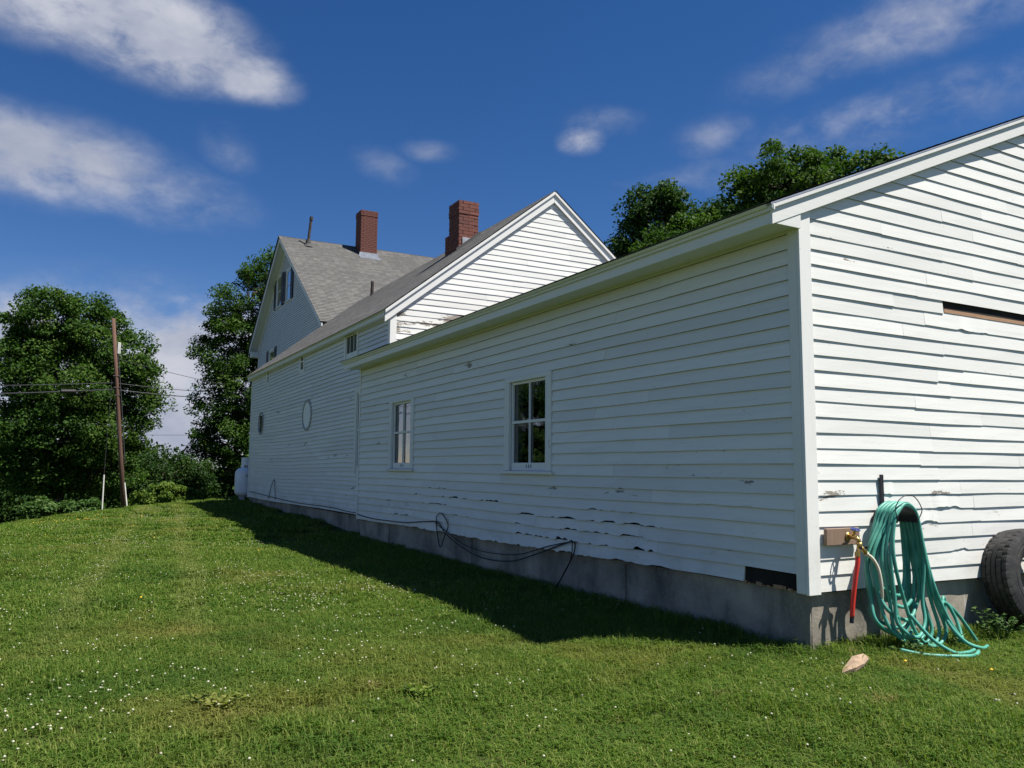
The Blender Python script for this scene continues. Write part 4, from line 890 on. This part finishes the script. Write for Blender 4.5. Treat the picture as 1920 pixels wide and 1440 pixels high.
# ================================================================== trees
def tree(name, label, base, lobes, ncl, lper, leaf, mat, seed, trunk_r=.22, trunk_h=3.0, crad=(.30, .80), flat=.66, group=None, limbs=True, lean=(0, 0), cat='tree'):
    rg = np.random.default_rng(seed); o = thing(name, label, cat, base, group)
    lob = np.array(lobes, float); wts = (lob[:, 3] * lob[:, 4] * lob[:, 5]) ** .66; wts /= wts.sum()
    cen = []; which = []
    while len(cen) < ncl:
        i = rg.choice(len(lob), p=wts); d = rg.normal(size=3); d /= np.linalg.norm(d)
        r = 1 - .6 * rg.random() ** 1.5
        p = lob[i, :3] + d * r * lob[i, 3:6]
        inside = False
        for j in range(len(lob)):
            if j != i and (((p - lob[j, :3]) / lob[j, 3:6]) ** 2).sum() < .30: inside = True
        if inside and rg.random() < .75: continue
        if p[2] < .25: continue
        cen.append(p); which.append(i)
    cen = np.array(cen); which = np.array(which)
    n = ncl * lper; ci = np.repeat(np.arange(ncl), lper)
    rad = crad[0] + (crad[1] - crad[0]) * rg.random(ncl) ** .8
    off = rg.normal(size=(n, 3)); off /= np.linalg.norm(off, axis=1)[:, None]
    off *= (rg.random(n) ** .42)[:, None] * rad[ci][:, None]; off[:, 2] *= flat
    out = cen[ci] - lob[which][ci][:, :3]; out /= np.linalg.norm(out, axis=1)[:, None] + 1e-6
    off[:, 2] -= .22 * (off[:, 0] ** 2 + off[:, 1] ** 2) / rad[ci]
    P = cen[ci] + off
    N = rg.normal(size=(n, 3)) * .75 + out * .45 + np.array([0, 0, .75]); N /= np.linalg.norm(N, axis=1)[:, None]
    T = np.cross(N, rg.normal(size=(n, 3))); T /= np.linalg.norm(T, axis=1)[:, None] + 1e-9; B_ = np.cross(N, T)
    s = leaf * rg.uniform(.55, 1.3, n)[:, None]
    V = np.stack([P - T * s * .55, P - B_ * s * .36 + N * s * .10, P + T * s * .60, P + B_ * s * .36 + N * s * .10], axis=1).reshape(-1, 3)
    me = raw_mesh('crown', V, 4); cv = rg.random(ncl)
    set_attr(me, 'rnd', np.repeat(np.clip(.55 * rg.random(n) + .45 * cv[ci], 0, 1), 4)); me.materials.append(MATS[mat])
    link('crown', me, o)
    if limbs:
        t = MB(); top = Vector((lean[0], lean[1], max(l[2] for l in lobes) * .9)); mid = Vector((lean[0] * .35, lean[1] * .35, trunk_h))
        trunk = catmull([(0, 0, -.5), (0, 0, .2), mid * .5 + Vector((.06, .03, 0)), mid, (mid + top) / 2 + Vector((.2, -.1, 0)), top], 5); k = len(trunk)
        t.tube(trunk, [trunk_r * (1.35 if i < 2 else 1) * max(.12, 1 - .95 * i / k) for i in range(k)], 10)
        starts = {}
        for j, l in enumerate(lobes):
            c = Vector(l[:3]); q = min(trunk[3:], key=lambda v: (v - (c - Vector((0, 0, (c.xy - v.xy).length * .7)))).length)
            m_ = q.lerp(c, .5) + Vector((rg.normal() * .2, rg.normal() * .2, -.15)); pth = catmull([q, m_, c], 5)
            t.tube(pth, [trunk_r * .42 * (1 - .75 * i / (len(pth) - 1)) for i in range(len(pth))], 7); starts[j] = pth
        for i in range(ncl):
            if rg.random() < .65:
                pth = starts[which[i]]; q = pth[rg.integers(3, len(pth))]; c = Vector(cen[i]); m_ = q.lerp(c, .55) + Vector((0, 0, -.12))
                t.tube([q, m_, c], [.028, .018, .007], 4, cap=False)
        t.build('trunk', MATS['bark'], o, smooth=True)
    return o
tree('maple_tree', 'big leafy maple with dark trunk behind the leaning utility pole', (-5.4, 35.4, gz1(-5.4, 35.4) + .25),
     [(-1.1, 0, 8.3, 1.5, 2.0, 1.6), (.6, 0, 8.0, 1.6, 1.9, 1.6), (2.0, -.2, 7.0, 1.7, 1.9, 1.5), (2.7, 0, 5.2, 1.5, 1.9, 1.4), (-1.5, .2, 6.6, 1.4, 2.0, 1.7), (0, -.6, 5.6, 2.4, 2.2, 1.7), (.2, -.4, 3.8, 2.8, 2.4, 1.7), (1.9, .3, 3.3, 1.4, 1.8, 1.2), (-1.4, -.3, 4.0, 1.4, 2.0, 1.5), (-1.0, -.4, 2.0, 1.7, 1.6, 1.2), (1.4, -.2, 2.0, 1.9, 1.6, 1.2)],
     560, 220, .12, 'leaf_maple', 101, .24, 2.4)
tree('maple_tree', 'leafy maple seen only as the dark reflection in the near shed window', (-16.2, 34.0, gz1(-16.2, 34) - .1),
     [(0, 0, 7.6, 2.2, 2.2, 1.9), (1.3, 0, 6.0, 1.6, 2, 1.7), (-1.8, 0, 6.2, 2.1, 2.1, 1.9), (0, -.3, 4.4, 2.5, 2.5, 1.8), (1.2, 0, 3.0, 1.5, 1.8, 1.2), (-1.6, 0, 2.9, 1.7, 1.8, 1.2)],
     200, 170, .20, 'leaf_dark', 102, .26, 2.6)
tree('maple_tree', 'tall dark tree rising behind the far end of the white wing', (3.75, 43.5, gz1(3.75, 43.5) - .1),
     [(-.2, 0, 11.2, 2.2, 2.2, 2.2), (1.4, 0, 13.2, 1.9, 2, 1.7), (-1.0, 0, 8.6, 2.0, 2.0, 2.0), (1.5, 0, 8.6, 2.2, 2.2, 2.4), (-.9, 0, 5.6, 2.1, 2.1, 2.0), (-1.5, -.2, 3.4, 1.6, 1.8, 1.5), (1.2, 0, 4.6, 2.2, 2, 2.2), (0, 0, 2.2, 2.3, 1.8, 1.4)],
     400, 230, .13, 'leaf_maple', 103, .28, 4.0)
tree('small_dark_tree', 'low dark tree filling the gap between the two big left trees', (-1.9, 40.5, gz1(-1.9, 40.5) - .1),
     [(0, 0, 2.2, 1.5, 1.4, 1.3), (-1.3, 0, 1.7, 1.4, 1.3, 1.3), (1.5, 0, 1.9, 1.5, 1.3, 1.3), (2.6, .3, 1.4, 1.2, 1.2, 1.2), (.1, -.4, 1.0, 1.9, 1.2, .8)], 150, 190, .12, 'leaf_dark', 104, .12, 1.2)
tree('green_bush', 'low bright green bush on the lawn brow beside the propane tank', (-1.55, 31.2, gz1(-1.55, 31.2) - .05),
     [(0, 0, .50, .85, .7, .45), (-.75, 0, .30, .6, .5, .32), (.75, 0, .34, .7, .55, .35)], 70, 130, .12, 'leaf_light', 105, .05, .2, crad=(.18, .34), limbs=False, cat='bush')
tree('green_bush', 'thin green bush at the foot of the left maples', (-4.6, 31.6, gz1(-4.6, 31.6) - .05),
     [(0, 0, .35, .9, .6, .4), (-1.2, .2, .4, .8, .6, .45)], 46, 120, .12, 'leaf_weed', 106, .05, .2, crad=(.2, .36), limbs=False, cat='bush')
tree('maple_tree', 'tall rounded tree behind the near end of the shed roof', (16.5, 14.62, 0.15),
     [(-.3, 0, 11.0, 2.0, 2.0, 1.55), (1.7, -1.5, 10.7, 1.6, 1.6, 1.4), (0, 0, 8.4, 2.9, 2.9, 2.2), (-2.0, 1.7, 9.0, 1.5, 1.5, 1.4), (2.2, -1.8, 8.6, 1.9, 1.9, 1.7), (0, 0, 5.6, 2.6, 2.6, 2.0), (-1.5, 1.2, 10.0, 1.3, 1.3, 1.1), (2.9, -2.6, 9.5, 1.2, 1.2, 1.1), (-2.7, 2.7, 8.9, 1.5, 1.5, 1.4), (-3.7, 3.6, 7.8, 1.5, 1.5, 1.4)],
     500, 210, .13, 'leaf_maple', 107, .30, 4.0)
tree('maple_tree', 'smaller tree beyond the middle of the shed roof, left of the tall one', (15.05, 20.0, 0.75),
     [(-.2, 0, 10.3, 1.5, 1.5, 1.6), (1.3, -1.1, 10.0, 1.5, 1.5, 1.4), (2.3, -2.0, 9.0, 1.3, 1.3, 1.3), (-1.0, .8, 8.6, 1.5, 1.5, 1.3), (.4, 0, 7.6, 2.0, 2.0, 1.7), (-1.8, 1.3, 7.8, .9, .9, .9)],
     300, 210, .13, 'leaf_dark', 108, .24, 4.0)
tree('small_dark_tree', 'tuft of leaves just right of the wing gable above the shed roof', (12.75, 23.1, 0.0),
     [(0, 0, 8.2, 1.2, 1.2, .9), (-.5, .6, 7.4, 1.1, 1.1, .9), (.4, -.2, 6.2, 1.4, 1.4, 1.2)], 90, 200, .13, 'leaf_maple', 109, .16, 3.5)
# far wood behind the lawn brow: reads as one mass
rg = np.random.default_rng(77); C_ = []
for i in range(520):
    azm = rg.uniform(-.16, .22) if i % 3 else rg.uniform(-.6, .4); D = rg.uniform(48, 62); h = ((5.2 if -.12 < azm < .03 else (4.6 if .03 <= azm < .3 else 2.9)) + 1.0 * math.sin(azm * 33) + .6 * math.sin(azm * 77)) * rg.random() ** .6
    C_.append((-5.2 + D * math.sin(azm), -4.6 + D * math.cos(azm), -3.0 + max(.2, h)))
C_ = np.array(C_); n = len(C_) * 110; ci = np.repeat(np.arange(len(C_)), 110)
off = rg.normal(size=(n, 3)) * np.array([.75, .75, .55]); P = C_[ci] + off
N = rg.normal(size=(n, 3)) + np.array([0, -.3, .6]); N /= np.linalg.norm(N, axis=1)[:, None]; T = np.cross(N, rg.normal(size=(n, 3))); T /= np.linalg.norm(T, axis=1)[:, None]; B_ = np.cross(N, T); s = rg.uniform(.14, .3, n)[:, None]
me = raw_mesh('far_wood', np.stack([P - T * s * .6, P - B_ * s * .4, P + T * s * .6, P + B_ * s * .4], axis=1).reshape(-1, 3), 4); set_attr(me, 'rnd', np.repeat(rg.random(n), 4)); me.materials.append(MATS['leaf_dark'])
tag(link('far_wood', me), 'dark far-off wood behind the left maples', 'wood', kind='stuff')

# ================================================================== weeds by the foundation
def weed(label, x, y, n, h, leafs, seed, spread=.16, mat='leaf_weed', group=None):
    rg = np.random.default_rng(seed); o = thing('weed_plant', label, 'weed', (x, y, gz1(x, y)), group); V = []; st = MB()
    for i in range(n):
        a = rg.uniform(0, 6.28); r = spread * rg.random() ** .5; top = Vector((r * math.cos(a), r * math.sin(a), h * rg.uniform(.5, 1.05)))
        st.tube([(top.x * .25, top.y * .25, -.02), (top.x * .6, top.y * .6, top.z * .55), top], [.004, .003, .002], 4, cap=False)
        for j in range(leafs):
            f = rg.uniform(.45, 1.0); p = Vector((top.x * f, top.y * f, top.z * f)); d = Vector((rg.normal(), rg.normal(), rg.uniform(-.3, .5))).normalized(); s = rg.uniform(.022, .05)
            w = d.cross(Vector((rg.normal() * .3, rg.normal() * .3, 1))).normalized()
            V += [p, p + d * s * .5 - w * s * .32, p + d * s, p + d * s * .5 + w * s * .32]
    me = raw_mesh('leaves', np.array([tuple(v) for v in V]), 4); set_attr(me, 'rnd', np.repeat(rg.random(len(V) // 4), 4)); me.materials.append(MATS[mat]); link('leaves', me, o); st.build('stems', MATS['leaf_weed'], o)
weed('leafy weed growing between the green hose and the tyre', 1.98, -.30, 26, .26, 9, 1, .20)
weed('small leafy weed at the foot of the tyre', 2.22, -.52, 16, .16, 8, 2, .16)
weed('dark weed under the green hose loops by the foundation', .72, -.30, 18, .13, 7, 3, .22)
weed('low weed against the sunlit foundation under the hose', 1.30, -.26, 18, .15, 7, 4, .20)
weed('broad leafed weed clump in the foreground grass at the left', -4.35, 0.55, 30, .085, 7, 5, .19, 'grass_blade')
weed('broad leafed weed clump near the bottom middle of the lawn', -3.15, 0.25, 22, .08, 7, 6, .15, 'grass_blade')
weed('small weed tuft on the lawn just outside the wall shadow', -2.0, 2.6, 14, .08, 7, 7, .12, 'grass_blade')

# ================================================================== grass: instanced tufts
def blade_patch(name, size, n, h, w, seed, clover=0.1):
    rg = np.random.default_rng(seed); x = rg.uniform(-size / 2, size / 2, n); y = rg.uniform(-size / 2, size / 2, n)
    hh = h * (0.45 + 0.9 * rg.random(n) ** 1.6); a = rg.uniform(0, 2 * math.pi, n); ln = rg.uniform(.25, 1.35, n) * hh; ww = w * rg.uniform(.6, 1.3, n)
    dx, dy = np.cos(a), np.sin(a); sx, sy = -dy * ww / 2, dx * ww / 2; b = rg.uniform(-.5, .5, n); cx, cy = sx + dx * b * 0, sy
    z0 = np.full(n, -.012)
    p0 = np.stack([x - sx, y - sy, z0], 1); p1 = np.stack([x + sx, y + sy, z0], 1)
    mx, my, mz = x + dx * ln * .32, y + dy * ln * .32, hh * .62
    p2 = np.stack([mx + sx * .8, my + sy * .8, mz], 1); p3 = np.stack([mx - sx * .8, my - sy * .8, mz], 1)
    tip = np.stack([x + dx * ln, y + dy * ln, hh * (1 - .28 * np.minimum(1.2, ln / hh) ** 2)], 1)
    nq = n; V = np.concatenate([p0, p1, p2, p3, tip]); F4 = np.stack([np.arange(n), n + np.arange(n), 2 * n + np.arange(n), 3 * n + np.arange(n)], 1); F3 = np.stack([3 * n + np.arange(n), 2 * n + np.arange(n), 4 * n + np.arange(n)], 1)
    verts = V.tolist(); faces = F4.tolist() + F3.tolist(); r = rg.random(n) ** 1.25; rnd = np.tile(r, 5).tolist()
    for i in range(int(n * clover)):                       # clover leaves: small tilted leaflets
        X, Y, Z = rg.uniform(-size / 2, size / 2), rg.uniform(-size / 2, size / 2), h * rg.uniform(.35, .75); q = rg.uniform(0, 6.28); s = w * rg.uniform(1.6, 2.8)
        for k in range(3):
            A = q + k * 2.09; c, d = math.cos(A), math.sin(A); b0 = len(verts)
            verts += [[X, Y, Z], [X + c * s * .8 - d * s * .5, Y + d * s * .8 + c * s * .5, Z + s * .25], [X + c * s * 1.3, Y + d * s * 1.3, Z + s * .2], [X + c * s * .8 + d * s * .5, Y + d * s * .8 - c * s * .5, Z + s * .25]]
            faces.append([b0, b0 + 1, b0 + 2, b0 + 3]); rnd += [.25 * rg.random()] * 4
    me = bpy.data.meshes.new(name); me.from_pydata(verts, [], faces); set_attr(me, 'rnd', rnd); me.materials.append(MATS['grass_blade'])
    return bpy.data.objects.new(name, me)
def scatter(name, label, src, pts, rot, scl, kind='stuff', cat='grass'):
    me = bpy.data.meshes.new(name); me.from_pydata([tuple(p) for p in pts], [], [])
    a = me.attributes.new('rz', 'FLOAT', 'POINT'); a.data.foreach_set('value', np.asarray(rot, np.float32)); a = me.attributes.new('sz', 'FLOAT', 'POINT'); a.data.foreach_set('value', np.asarray(scl, np.float32))
    o = link(name, me); tag(o, label, cat, kind=kind)
    ng = bpy.data.node_groups.new(name, 'GeometryNodeTree'); ng.interface.new_socket('Geometry', in_out='INPUT', socket_type='NodeSocketGeometry'); ng.interface.new_socket('Geometry', in_out='OUTPUT', socket_type='NodeSocketGeometry')
    N = ng.nodes; Lk = ng.links; gi = N.new('NodeGroupInput'); go = N.new('NodeGroupOutput'); ip = N.new('GeometryNodeInstanceOnPoints'); oi = N.new('GeometryNodeObjectInfo'); oi.inputs['Object'].default_value = src; oi.inputs['As Instance'].default_value = True
    def at(nm): q = N.new('GeometryNodeInputNamedAttribute'); q.data_type = 'FLOAT'; q.inputs['Name'].default_value = nm; return q.outputs['Attribute']
    cr = N.new('ShaderNodeCombineXYZ'); Lk.new(at('rz'), cr.inputs[2]); cs = N.new('ShaderNodeCombineXYZ'); cs.inputs[0].default_value = 1.0; cs.inputs[1].default_value = 1.0; Lk.new(at('sz'), cs.inputs[2])
    e2r = N.new('FunctionNodeEulerToRotation'); Lk.new(cr.outputs[0], e2r.inputs[0])
    Lk.new(gi.outputs[0], ip.inputs['Points']); Lk.new(oi.outputs['Geometry'], ip.inputs['Instance']); Lk.new(e2r.outputs[0], ip.inputs['Rotation']); Lk.new(cs.outputs[0], ip.inputs['Scale']); Lk.new(ip.outputs[0], go.inputs[0])
    md = o.modifiers.new('scatter', 'NODES'); md.node_group = ng; return o
CX, CY = -5.1958, -4.6014
def in_view(x, y, pad=3.0):
    dx, dy = x - CX, y - CY; f = dx * .4787 + dy * .8780; r = dx * .8780 - dy * .4787
    return (f > .2) & (np.abs(r) < f * .66 + pad)
def blocked(x, y, m=.0):
    return ((x > .06 - m) & (x < 9) & (y > .06 - m) & (y < 11.4)) | ((x > .26 - m) & (y > 10) & (y < 24) & (x < 9)) | ((x > 2.9) & (y >= 24) & (y < 37))
rg = np.random.default_rng(5)
def tuft_noise(x, y): return np.array([mnoise.noise(Vector((a * .9, b * .9, 0.3))) + .6 * mnoise.noise(Vector((a * 2.6, b * 2.6, 4.0))) for a, b in zip(x, y)])
for zi, (d0, d1, size, nb, h, w, nsrc) in enumerate(((0, 8.5, .34, 560, .062, .0055, 3), (8.5, 17, .55, 620, .066, .010, 2), (17, 42, 1.1, 900, .075, .022, 2))):
    step = size * .72; gx, gy = np.meshgrid(np.arange(-24, 8, step), np.arange(-6, 44, step)); x = gx.ravel() + rg.uniform(-.3, .3, gx.size) * step; y = gy.ravel() + rg.uniform(-.3, .3, gx.size) * step
    D = np.hypot(x - CX, y - CY); k = (D >= d0 - size * .4) & (D < d1 + size * .4) & in_view(x, y) & ~blocked(x, y, size * .30) & ~((x > 1.2) & (y > 24)); x, y = x[k], y[k]; z = gz(x, y)
    tn = tuft_noise(x, y); near = np.exp(-((np.abs(x + .05) / .28) ** 2)) * ((y > 0) & (y < 24)) + np.exp(-((np.abs(y + .05) / .25) ** 2)) * (x > -.1)
    sc = np.clip(1.0 + .55 * tn, .5, 1.75) * (1 + .55 * near) * rg.uniform(.85, 1.15, len(x)); rz = rg.uniform(0, 6.28, len(x)); pick = rg.integers(0, nsrc, len(x))
    for q in range(nsrc):
        src = blade_patch('grass_tuft', size, nb, h, w, 200 + zi * 10 + q, .10 if zi == 0 else .05); kk = pick == q
        scatter('lawn_grass', ('short green lawn grass near the camera', 'short lawn grass in the middle distance', 'short lawn grass running up to the brow')[zi], src, np.column_stack([x, y, z])[kk], rz[kk], sc[kk])
# longer single-stalk tufts hugging the wall foot
x = np.concatenate([rg.normal(-.05, .07, 420), rg.uniform(.1, 2.4, 160), rg.normal(-.16, .2, 14)]); y = np.concatenate([rg.uniform(0.0, 11.3, 420), rg.normal(-.06, .06, 160), rg.normal(-.56, .07, 14)])
src = blade_patch('grass_tuft', .10, 26, .14, .006, 300, 0); scatter('edge_grass', 'longer uncut grass along the foot of the foundation', src, np.column_stack([x, y, gz(x, y)]), rg.uniform(0, 6.28, len(x)), rg.uniform(.4, 1.1, len(x)))
x = rg.uniform(-12, 0, 2600); y = rg.uniform(-4, 16, 2600); k = in_view(x, y, 1.5) & ~blocked(x, y, .1); x, y = x[k], y[k]
k = (tuft_noise(x, y) + rg.normal(0, .25, len(x))) > .38; x, y = x[k], y[k]
src = blade_patch('grass_tuft', .16, 46, .10, .0065, 301, 0.2); scatter('tall_tufts', 'taller darker grass tufts standing out of the lawn', src, np.column_stack([x, y, gz(x, y)]), rg.uniform(0, 6.28, len(x)), rg.uniform(.6, 1.15, len(x)))
# clover heads and a few yellow flowers
def flower(name, mat, r, stem):
    mb = MB(); n1 = 7
    mb.lathe([(0, -r * .5), (r * .8, -r * .35), (r, .1 * r), (r * .7, r * .65), (0, r * .9)], n1, (0, 0, stem)); me = mb.mesh(name); me.materials.append(MATS[mat]); return bpy.data.objects.new(name, me)
x = rg.uniform(-16, 1, 60000); y = rg.uniform(-4, 34, 60000); D = np.hypot(x - CX, y - CY)
k = in_view(x, y, 1.5) & ~blocked(x, y, .1) & (D > 2.4); x, y, D = x[k], y[k], D[k]
pn = np.array([mnoise.noise(Vector((a * .55, b * .55, 9.0))) + .7 * mnoise.noise(Vector((a * 1.7, b * 1.7, 2.0))) for a, b in zip(x, y)])
k = rg.random(len(x)) < np.clip((pn + .16) * .85, 0.04, .9) * np.where(x > -1.6, .35, 1.0); x, y = x[k], y[k]
scatter('clover_flowers', 'white clover heads dotted all over the lawn', flower('clover_head', 'clover_white', .0072, .058), np.column_stack([x, y, gz(x, y)]), rg.uniform(0, 6.28, len(x)), rg.uniform(.45, 1.35, len(x)), cat='clover')
x = np.concatenate([rg.uniform(-7, 0, 9), rg.normal(-5.4, .8, 60), np.array([.62, .28, -2.3])]); y = np.concatenate([rg.uniform(4, 24, 9), rg.normal(20.5, .8, 60), np.array([-1.05, -.62, 9.5])])
scatter('yellow_flowers', 'few small yellow flowers scattered in the lawn', flower('yellow_head', 'flower_yellow', .012, .07), np.column_stack([x, y, gz(x, y)]), rg.uniform(0, 6.28, len(x)), rg.uniform(.8, 1.2, len(x)), cat='flowers')

# things of one kind share a group phrase
GROUPS = {'maple_tree': 'leafy trees around the buildings', 'small_dark_tree': 'small dark trees behind the buildings', 'green_bush': 'green bushes on the lawn brow', 'weed_plant': 'weeds growing in the grass',
          'guy_wire': 'guy wires staying the pole', 'overhead_wire': 'overhead lines on the pole', 'overhead_cable': 'overhead lines on the pole'}
for o in COL.objects:
    if o.parent is None and o.name.split('.')[0] in GROUPS: o['group'] = GROUPS[o.name.split('.')[0]]
